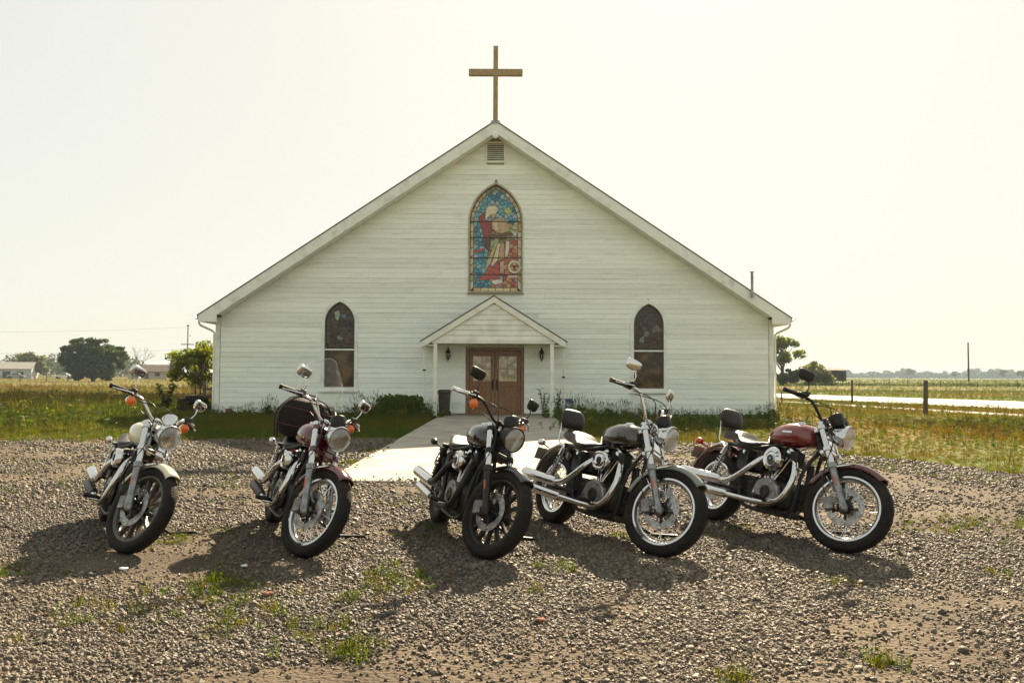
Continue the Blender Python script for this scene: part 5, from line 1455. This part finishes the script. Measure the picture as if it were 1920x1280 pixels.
def tree(name, label, cat, loc, H, rad, ch, n, size, m, seed, clumps=16, tr=.16, group=None, limbs=8, crad=.34, flat=.8, trunk_top=.75, multi=1):
    """crown of leaf clumps in an ellipsoid rad=(rx,ry,rz) centred at height ch"""
    r = random.Random(seed)
    t = thing(name, label, cat, loc, group=group)
    cs, rs = [], []
    tries = 0
    while len(cs) < clumps and tries < 4000:
        tries += 1
        d = Vector((r.gauss(0, 1), r.gauss(0, 1), r.gauss(0, 1))).normalized() * (r.uniform(.3, 1) ** .5)
        k = r.uniform(.65, 1.25) * crad
        p = Vector((d.x * rad[0] * (1 - k * .7), d.y * rad[1] * (1 - k * .7), ch + d.z * rad[2] * (1 - k * .7)))
        if p.z < .15: continue
        cs.append(p); rs.append((rad[0] * k, rad[1] * k, rad[2] * k * .8))
    mb = MB()
    for q in range(multi):
        ox, oy = (r.uniform(-.2, .2) * rad[0] * (multi > 1), r.uniform(-.2, .2) * rad[1] * (multi > 1))
        lean = Vector((r.uniform(-.06, .06) * H, r.uniform(-.06, .06) * H, 0))
        tp = [Vector((ox, oy, -.05)), Vector((ox, oy, 0)) + lean * .3 + Vector((0, 0, H * trunk_top * .35)), Vector((ox, oy, 0)) + lean + Vector((0, 0, H * trunk_top))]
        mb.tube(smooth_path(tp, 4), [tr * (1.15 - .85 * i / 8) for i in range(9)], 8)
        for c in r.sample(cs, min(limbs, len(cs))):
            s_ = r.uniform(.25, .9); b = tp[0].lerp(tp[2], s_) if c.z > tp[2].z * s_ else tp[0].lerp(tp[2], max(.1, c.z / H * .7))
            mid = b.lerp(c, .5) + Vector((r.gauss(0, .05), r.gauss(0, .05), .06)) * rad[0]
            mb.tube(smooth_path([b, mid, c], 3), [tr * .42 * (1 - .12 * i) for i in range(7)], 5)
    mb.build("trunk", M_BARK, t)
    leaf_mesh("crown", leaves([tuple(c) for c in cs], rs, n, size, seed, flat), m, t)
    return t

# left of the church
tree("round_tree", "big round dark tree standing alone in the meadow behind the wire fence", "tree", (-72.0, 142.0, 0), 7.8, (5.9, 4.6, 4.25), 3.7, 17000, .24, M_LEAFD, 21, clumps=120, crad=.165, tr=.3, limbs=14, trunk_top=.8)
tree("conifer_tree", "ragged grey-green tree with a tall open top near the far houses", "tree", (-83.0, 205.0, 0), 8.0, (2.6, 2.2, 3.2), 4.4, 1300, .36, M_LEAFP, 23, clumps=12, crad=.36, tr=.16)
tree("bushy_tree", "low bushy grey-green tree beside the ragged tall tree", "tree", (-78.5, 207.0, 0), 5.2, (3.6, 2.6, 2.6), 2.8, 1700, .36, M_LEAFP, 24, clumps=14, tr=.16)
tree("leafy_tree", "pale rounded tree right of the white barn", "tree", (-135.0, 232.0, 0), 7.6, (6.2, 4.0, 3.6), 4.4, 2600, .5, M_LEAFP, 25, clumps=20, tr=.28)
tree("corner_bush", "bright leafy bush growing behind the church's left corner", "bush", (-13.35, 35.2, 0), 2.8, (1.65, 1.2, 1.2), 1.75, 6200, .06, M_LEAFY, 26, clumps=38, crad=.24, tr=.04, limbs=12, multi=5)
# bare tree between the round tree and the houses
def bare_tree(loc, H, seed, label):
    r = random.Random(seed); t = thing("bare_tree", label, "tree", loc); mb = MB()
    def br(p, d, l, rad, k):
        q = p + d * l; mb.tube([p, p.lerp(q, .5) + Vector((r.gauss(0, .04), r.gauss(0, .04), 0)) * l, q], [rad, rad * .85, rad * .65], 5)
        if k:
            for _ in range(3 if k > 1 else 2):
                nd = (d + Vector((r.gauss(0, .45), r.gauss(0, .3), r.gauss(.1, .25)))).normalized(); br(q, nd, l * r.uniform(.55, .8), rad * .6, k - 1)
    br(Vector((0, 0, 0)), Vector((.05, 0, 1)), H * .33, .11, 4)
    br(Vector((1.6, 0, 0)), Vector((.12, 0, 1)), H * .36, .10, 4)
    mb.build("branches", M_BARK, t)
bare_tree((-90.0, 196.0, 0), 8.0, 5, "thin bare tree with grey twigs against the sky")
# leafy dark plant near the corner and the dark heap
def leafy_plant(loc, H, seed, label, m, spread=.45, n=60, size=.12, group=None, name="leafy_plant"):
    r = random.Random(seed); t = thing(name, label, "plant", loc, group=group); mb = MB(); V = []
    for k in range(7):
        a = r.uniform(0, 6.28); tip = Vector((math.cos(a) * spread * r.uniform(.2, 1), math.sin(a) * spread * r.uniform(.2, 1), H * r.uniform(.6, 1)))
        pts = smooth_path([Vector((tip.x * .1, tip.y * .1, 0)), Vector((tip.x * .4, tip.y * .4, tip.z * .5)), tip], 3)
        mb.tube(pts, .008, 4)
        for q in range(n // 7):
            p = pts[r.randrange(2, len(pts))]; d = Vector((r.gauss(0, 1), r.gauss(0, 1), r.gauss(.1, .5))).normalized(); s = d.cross(Vector((0, 0, 1))).normalized() * size * .3
            l = size * r.uniform(.7, 1.4); V += [p, p + d * l * .5 + s, p + d * l - Vector((0, 0, l * .2)), p + d * l * .5 - s]
    mb.build("stems", M_BARK, t); leaf_mesh("foliage", np.array([tuple(v) for v in V]), m, t)
leafy_plant((-12.35, 29.6, 0), 1.0, 3, "dark broad-leaved plant left of the dark heap near the church corner", M_LEAFD, .42, 180, .20)
leafy_plant((1.02, 26.55, .0), 1.0, 4, "tall thin weed leaning on the inner side of the right porch post", M_LEAFM, .28, 60, .12, name="tall_weed")
leafy_plant((1.48, 26.5, .0), .95, 8, "tall thin weed between the right porch post and the blue sign", M_LEAFM, .25, 56, .12, name="tall_weed")
tree("porch_shrub", "low dense dark shrub at the left of the porch walk", "shrub", (-3.55, 25.9, 0), .75, (1.0, .7, .5), .34, 3600, .055, M_LEAFM, 41, clumps=18, crad=.42, tr=.02, limbs=6)
def heap():
    t = thing("brush_heap", "dark rounded heap of old tyres and brush against the rail fence", "heap", (-11.45, 29.9, 0))
    for k, (x, y, z, a, b) in enumerate(((-.25, 0, .13, 1.57, 0), (-.22, .02, .36, 1.57, .1), (.42, .05, .15, 1.45, 0), (.1, -.1, .44, 1.2, .3))):
        mb = MB(); pr_ = [(.30 + .10 * math.cos(q), .11 * math.sin(q)) for q in [2 * math.pi * i / 12 for i in range(12)]]
        mb.lathe(pr_, (x, y, z + .02), (math.cos(a) * .2, b * .4, 1), 24, closed=True); mb.build("old_tyre", M_RUBBER, t)
    V = leaves([(0, 0, .3), (-.4, .1, .2), (.45, .1, .22)], [(.6, .4, .3), (.4, .35, .22), (.4, .3, .25)], 420, .05, 12); leaf_mesh("brush", V, M_LEAFD, t)
heap()
def rail_fence():
    t = thing("rail_fence", "short weathered wooden rail fence beside the church's left corner", "fence", (-10.95, 30.6, 0))
    mw = mat("weathered_fence_wood", (.13, .10, .07), .9, col2=(.08, .06, .045), scale=8, stretch=(8, 8, 1), bump=.4)
    for x, h in ((-.42, 1.08), (.42, .98)):
        mb = MB(); mb.box(x - .055, x + .055, -.05, .05, -.02, h, Matrix.Rotation(.02, 4, 'Y')); mb.build("post", mw, t, smooth=False, bevel=.01)
    for z in (.22, .52, .80):
        mb = MB(); mb.box(-.40, .95, -.085, -.055, z - .045, z + .045, Matrix.Rotation(.015, 4, 'Y')); mb.build("rail", mw, t, smooth=False, bevel=.006)
    mb = MB(); mb.tube([(-.42, -.09, 1.0), (.4, -.09, .98), (1.2, -.05, .99)], .012, 6); mb.build("wire", M_GALV, t)
rail_fence()

# right of the church
tree("open_tree", "slender open tree with pale leaves behind the church's right corner", "tree", (43.6, 132.0, 0), 8.3, (3.3, 2.6, 3.0), 5.6, 2600, .21, M_LEAFY, 31, clumps=17, crad=.30, tr=.2, limbs=12, multi=2)
tree("dark_bush", "dark bush at the foot of the slender open tree", "bush", (43.0, 129.5, 0), 3.0, (2.4, 2.0, 1.6), 1.5, 2000, .21, M_LEAFD, 32, clumps=14, tr=.08)
tree("large_bush", "large pale bush left of the dark wooden shed", "bush", (49.3, 134.0, 0), 4.2, (3.4, 2.6, 2.2), 2.2, 4200, .20, M_LEAFP, 33, clumps=24, crad=.32, tr=.1, multi=3)
def shed(loc, w, d, h, rz, label, mwall, mroof, name="shed", rise=.35, over=.35, doors=True):
    t = thing(name, label, "shed", loc, (0, 0, rz))
    n = 9
    for k in range(n):
        x0 = -w / 2 + w * k / n; mb = MB(); mb.box(x0 + .01, x0 + w / n - .01, -d / 2 - .03, -d / 2, 0, h - .02 - .03 * (k % 3)); mb.build("wall_board", mwall, t, smooth=False)
    mb = MB(); mb.box(-w / 2, w / 2, -d / 2 + .004, d / 2, 0, h); mb.build("wall", mwall, t, smooth=False)
    mb = MB(); mb.prism([(-d / 2 - over, h + .02), (0, h + rise), (d / 2 + over, h + .02), (d / 2 + over, h + .10), (0, h + rise + .10), (-d / 2 - over, h + .10)], lambda a, b, q: (q, a, b), -w / 2 - over, w / 2 + over); mb.build("roof", mroof, t, smooth=False)
    if doors:
        mb = MB(); mb.box(w * .12, w * .36, -d / 2 - .06, -d / 2 - .034, .05, h * .85); mb.build("door", M_DARKVOID, t, smooth=False)
M_OLDWOOD = mat("old_dark_barn_wood", (.085, .062, .048), .9, col2=(.05, .038, .03), scale=4, stretch=(4, 4, .4))
M_TIN = mat("sunlit_tin_roof", (.38, .36, .32), .45, .4, col2=(.28, .25, .22), scale=3)
shed((54.2, 140.0, 0), 3.4, 3.4, 2.4, .12, "small dark wooden shed with a low grey roof in the right field", M_OLDWOOD, mat('grey_shed_roof', (.09, .075, .06), .9))

# ------------------------------------------------------------------ fences and poles
M_POST = mat("dark_fence_post", (.07, .05, .035), .9, col2=(.12, .09, .06), scale=6, stretch=(6, 6, 1), bump=.4)
M_WIRE = mat("rusty_wire", (.14, .11, .09), .6, .5)
def wire_fence(name, label, pts, h, r, wires=3, seed=1, wr=.004, jitter=.05):
    rd = random.Random(seed)
    t = thing(name, label, "fence", (pts[0][0], pts[0][1], 0)); o = Vector((pts[0][0], pts[0][1], 0)); tops = []
    for p in pts:
        b = Vector((p[0], p[1], -.05)) - o; hh = (p[2] if len(p) > 2 else h) * rd.uniform(1 - jitter, 1 + jitter); top = b + Vector((rd.gauss(0, .03), rd.gauss(0, .03), hh + .05)); rr_ = p[3] if len(p) > 3 else r
        mb = MB(); mb.tube([b, b.lerp(top, .5), top - Vector((0, 0, .02)), top], [rr_ * 1.05, rr_, rr_ * .95, rr_ * .75], 8); mb.build("post", M_POST, t); tops.append((b, top))
    for k in range(wires):
        f = .35 + .55 * k / max(1, wires - 1); mb = MB(); path = []
        for i, (b, tp) in enumerate(tops):
            path.append(b.lerp(tp, f))
            if i < len(tops) - 1: path.append((b.lerp(tp, f) + tops[i + 1][0].lerp(tops[i + 1][1], f)) / 2 - Vector((0, 0, .03)))
        mb.tube(path, wr, 4); mb.build("wire", M_WIRE, t)
wire_fence("roadside_fence", "wire fence with a few dark wooden posts along the near side of the road", [(11.6, 53.0, 1.0, .04), (13.6, 41.6, .62, .03), (17.25, 41.9, 1.18, .055), (14.93, 29.85, 1.30, .085), (21.0, 21.0, 1.2, .06)][:1] + [(13.6, 41.6, .62, .03), (17.25, 41.9, 1.18, .055), (14.93, 29.85, 1.30, .085)], 1.1, .06)
fp = [(30.0 + i * 3.3, 143.0 - i * 2.55) for i in range(7)]
wire_fence("field_fence", "long low wire fence with many thin posts in front of the green crop", [(47.5 + i * 1.62, 124.0 - i * 1.55 + .3 * math.sin(i * 2.1)) for i in range(26)], 1.05, .045, 2, 3, .008, .15)
wire_fence("meadow_fence", "leaning wire fence with dark posts left of the round tree", [(-99.0, 145.0, 1.2), (-91.5, 143.5, 1.25), (-84.2, 141.5, 1.3), (-79.4, 141.0, 1.25), (-75.5, 140.5, 1.3)], 1.25, .08, 3, 5, .01)
def pole(loc, H, label, arms=True, r=.13, name="utility_pole"):
    t = thing(name, label, "pole", loc)
    mb = MB(); mb.tube([(0, 0, -.1), (0, 0, H * .5), (.0, 0, H)], [r, r * .85, r * .7], 10); mb.build("shaft", M_POST, t)
    if arms:
        mb = MB(); mb.box(-.25, .25, -.06, .06, H * .97, H * .985); mb.build("top_bracket", M_POST, t, smooth=False)
        mb = MB(); mb.box(-1.25, 1.25, -.16, -.04, H * .64, H * .655); mb.build("crossarm", M_POST, t, smooth=False)
        mb = MB(); mb.tube([(.05, -.05, H * .8), (.3, -.3, H * .82), (.75, -.35, H * .80)], .03, 6); mb.lathe([(.02, 0), (.16, -.05), (.17, -.12)], (.62, -.35, H * .80), (0, 0, 1), 12); mb.build("lamp_arm", M_GALV, t)
        for x in (-1.1, -.5, .5, 1.1):
            mb = MB(); mb.lathe([(.03, 0), (.05, .05), (.04, .12), (.01, .14)], (x, -.1, H * .655), (0, 0, 1), 8); mb.build("insulator", M_GALV, t)
    else:
        mb = MB(); mb.lathe([(r * .7, 0), (r * .75, .02), (.02, .10)], (0, 0, H), (0, 0, 1), 10); mb.build("cap", M_GALV, t)
    return t
pole((-64.5, 164.0, 0), 11.2, "tall utility pole with a crossarm rising behind the leafy bush left of the church")
pole((72.2, 130.5, 0), 6.9, "plain wooden pole standing alone in the right field", False, .14, "wooden_pole")
def power_line():
    t = thing("power_line", "faint sagging power wires crossing the sky left of the church", "wires", (-64.5, 164.0, 0))
    for k, (z0, z1) in enumerate(((10.7, 10.2), (6.3, 6.0))):
        mb = MB(); mb.tube([(-.0 - 70 * s, 2 * s, z0 + (z1 - z0) * s - 3.2 * s * (1 - s)) for s in [i / 14 for i in range(15)]], .012, 4); mb.build("wire", M_CABLE, t)
power_line()

# ------------------------------------------------------------------ far buildings
def building(name, label, loc, w, d, h, rise, rz, mw, mr, ridge='x', openings=(), cat="building"):
    t = thing(name, label, cat, loc, (0, 0, rz))
    mb = MB(); f = (lambda a, b, q: (q, a, b)) if ridge == 'x' else (lambda a, b, q: (a, q, b))
    hw, hd = (d / 2, w / 2) if ridge == 'x' else (w / 2, d / 2)
    mb.prism([(-hw, 0), (hw, 0), (hw, h), (0, h + rise), (-hw, h)], f, -hd, hd); mb.build("wall", mw, t, smooth=False)
    for s in (-1, 1):
        mb = MB(); k = rise / hw
        mb.prism([(0, h + rise + .05), (s * (hw + .4), h - k * .4 + .05), (s * (hw + .4), h - k * .4 + .2), (0, h + rise + .2)], f, -hd - .3, hd + .3); mb.build("roof", mr, t, smooth=False)
    for nm, x0, x1, z0, z1, m in openings:
        mb = MB(); mb.box(x0, x1, -d / 2 - .06, -d / 2 - .01, z0, z1); mb.build(nm, m, t, smooth=False)
M_FARWHITE = mat("far_white_metal", (.42, .44, .42), .6, col2=(.34, .36, .35), scale=1)
M_FARBROWN = mat("far_brown_roof", (.10, .055, .04), .8, col2=(.07, .04, .03), scale=1)
M_FARCREAM = mat("far_tan_wall", (.40, .33, .24), .8)
building("white_barn", "white metal barn with a pale sunlit roof at the left edge of the meadow", (-138.0, 228.0, 0), 11.0, 7.5, 2.6, 1.7, .32, M_FARWHITE, M_TIN, 'x', [("door", -1.4, .4, 0, 1.9, M_DARKVOID), ("door", -4.2, -2.4, 0, 1.9, M_DARKVOID), ("window", 2.0, 3.6, .9, 1.8, M_DARKVOID)], "barn")
building("brown_house", "low house with a brown roof behind the bare tree", (-97.5, 225.0, 0), 11.0, 7.0, 2.0, 1.7, -.1, M_FARCREAM, M_FARBROWN, 'x', [("window", 2.2, 3.6, .8, 1.7, M_DARKVOID), ("door", -.6, .4, 0, 1.8, M_DARKVOID), ("window", -4.0, -2.6, .8, 1.7, M_DARKVOID)], "house")
building("white_house", "small white gabled house beyond the ragged tall tree", (-80.5, 215.0, 0), 5.2, 6.5, 1.9, 1.5, .05, M_FARWHITE, M_TIN, 'y', [("window", -1.3, -.4, .7, 1.5, M_DARKVOID), ("window", .5, 1.4, .7, 1.5, M_DARKVOID)], "house")
def parked(loc, rz, m, label):
    t = thing("parked_car", label, "car", loc, (0, 0, rz))
    mb = MB(); prof = [(-2.1, .35), (-2.1, .75), (-1.9, .9), (-1.1, .95), (-.6, 1.4), (.7, 1.42), (1.3, .98), (2.0, .85), (2.15, .6), (2.1, .35)]
    mb.prism(prof, lambda a, b, q: (a, q, b), -.82, .82); mb.build("body", m, t, smooth=False, bevel=.08)
    mb = MB(); mb.prism([(-.95, .98), (-.55, 1.34), (.62, 1.35), (1.05, 1.0)], lambda a, b, q: (a, q, b), -.835, .835); mb.build("window", M_DARKVOID, t, smooth=False)
    for x in (-1.3, 1.35):
        for s in (-1, 1):
            mb = MB(); mb.lathe([(.02, -.1), (.33, -.1), (.33, .1), (.02, .1)], (x, s * .78, .33), (0, 1, 0), 16); mb.build("wheel", M_RUBBER, t)
parked((-115.0, 212.0, 0), .2, paint("white_car_paint", (.7, .7, .68)), "white car parked beside the far trees right of the barn")
parked((-131.5, 219.0, 0), .3, paint("grey_car_paint", (.25, .25, .25)), "grey car parked in front of the white barn")

# ------------------------------------------------------------------ far woods and crop
def treeline(name, label, x0, x1, y0, y1, n, hmin, hmax, seed, m):
    r = random.Random(seed); cs, rs = [], []
    for i in range(n):
        s = (i + r.random()) / n; x = x0 + (x1 - x0) * s; y = y0 + (y1 - y0) * s + r.uniform(-25, 25); H = r.uniform(hmin, hmax) * (1 + .25 * math.sin(s * 23) + .15 * math.sin(s * 57 + 1))
        for k in range(4):
            cs.append((x + r.uniform(-.35, .35) * H, y + r.uniform(-3, 3), H * r.uniform(.3, .78))); q = H * r.uniform(.22, .36); rs.append((q * 1.25, q, q * .85))
        cs.append((x, y, H * .2)); rs.append((H * .5, H * .4, H * .22))
    o = leaf_mesh(name, leaves(cs, rs, n * 330, .0011 * abs(y0) if y0 > 500 else .5, seed), m); tag(o, label, "woods", None, 'stuff')
treeline("far_woods", "hazy blue-green line of woods along the horizon right of the church", 420, 780, 1180, 1040, 130, 8.0, 12.0, 2, M_FARLEAF)
treeline("left_woods", "hazy line of woods behind the white barn on the left", -330, -150, 330, 330, 70, 6.5, 9.5, 4, M_FARLEAF)
for k, (x, y, H, lab) in enumerate(((434, 900, 12.5, "tallest hazy tree rising above the far woods right of the shed"), (430, 800, 9.0, "rounded dark tree in the far woods just left of the lone pole"), (416, 700, 9.2, "broad dark far tree at the right edge nearest the lone pole"), (436, 705, 9.6, "dark far tree cut by the right edge of the picture"))):
    tree("far_tree", lab, "tree", (x, y, 0), H, (H * .5, H * .4, H * .36), H * .56, 900, .75, M_FARLEAF, 60 + k, clumps=12, tr=.3, group="trees of the far woods")
M_CROP = leafmat("green_crop_leaf", (.085, .12, .03), (.15, .17, .05), .4, inst=True)
crop_v = [proto("crop_plant", tuft(31, 14, .75, .03, .25, 0, 14), M_CROP, False), proto("crop_plant", tuft(32, 12, .7, .03, .28, 0, 18), M_CROP, False)]
def crop():
    n = 26000
    y = rng.uniform(128, 330, n) ; x = rng.uniform(38, 230, n)
    k = (x < .66 * y + 8) & (y > 172 - x * .92 + 4); x, y = x[k], y[k]; n = len(x)
    s = rng.uniform(.8, 1.2, n)
    scatter("crop", np.stack([x, y, 0 * x], 1), np.stack([0 * x, 0 * x, rng.uniform(0, 6.28, n)], 1), s[:, None] * np.ones((n, 3)) * np.array([1.5, 1.5, 1.05]), rng.integers(0, 2, n), np.clip(rng.normal(.5, .2, n), 0, 1), crop_v, 'stuff', "dense green crop filling the field beyond the road", "crop")
crop()

# ------------------------------------------------------------------ litter on the gravel
def scrap(loc, rz, s, m, label, name, cat):
    mb = MB(); r = random.Random(int(loc[0] * 1000))
    pts = [(r.uniform(.75, 1.15) * s * math.cos(a), r.uniform(.5, .8) * s * math.sin(a)) for a in [2 * math.pi * k / 9 for k in range(9)]]
    rings = [[Vector((x * k, y * k, z + .25 * s * (x / s) ** 2)) for x, y in pts] for k, z in ((.8, 0), (1, .15 * s), (.85, .32 * s), (.3, .42 * s))]
    mb.loft(rings); o = mb.build(name, m, ang=60); o.location = (loc[0], loc[1], float(gz(np.array([loc[0]]), np.array([loc[1]]))[0]) + .012); o.rotation_euler.z = rz; tag(o, label, cat)
M_PAPER = mat("crumpled_white_paper", (.62, .64, .62), .7)
scrap((-2.6, 5.6), .4, .03, M_PAPER, "scrap of white litter in the cream motorcycle's shadow", "litter_scrap", "litter")
scrap((-1.83, 5.72), 1.1, .028, M_PAPER, "scrap of white litter in the maroon motorcycle's shadow", "litter_scrap", "litter")
scrap((-1.45, 4.98), .2, .04, mat("rusty_stone", (.20, .09, .055), .9), "flat rusty brown stone lying in the gravel at left", "flat_stone", "stone")
scrap((0.16, 4.5), .9, .032, mat("red_stone", (.24, .075, .045), .9), "red stone standing out in the grey gravel near the centre", "red_stone", "stone")

# ------------------------------------------------------------------ haze
def haze():
    mb = MB(); mb.box(-1500, 1500, -60, 1700, -1.0, 14.5)
    m = bpy.data.materials.new("thin_haze"); m.use_nodes = True; N, L = m.node_tree.nodes, m.node_tree.links
    N.remove(principled(m)); v = N.new('ShaderNodeVolumePrincipled')
    v.inputs['Color'].default_value = (.70, .86, .98, 1); v.inputs['Density'].default_value = .00028; v.inputs['Anisotropy'].default_value = .0
    L.new(v.outputs[0], N['Material Output'].inputs['Volume'])
    o = mb.build("haze", m, smooth=False); tag(o, "thin pale haze over the fields", "haze", None, 'stuff')
haze()
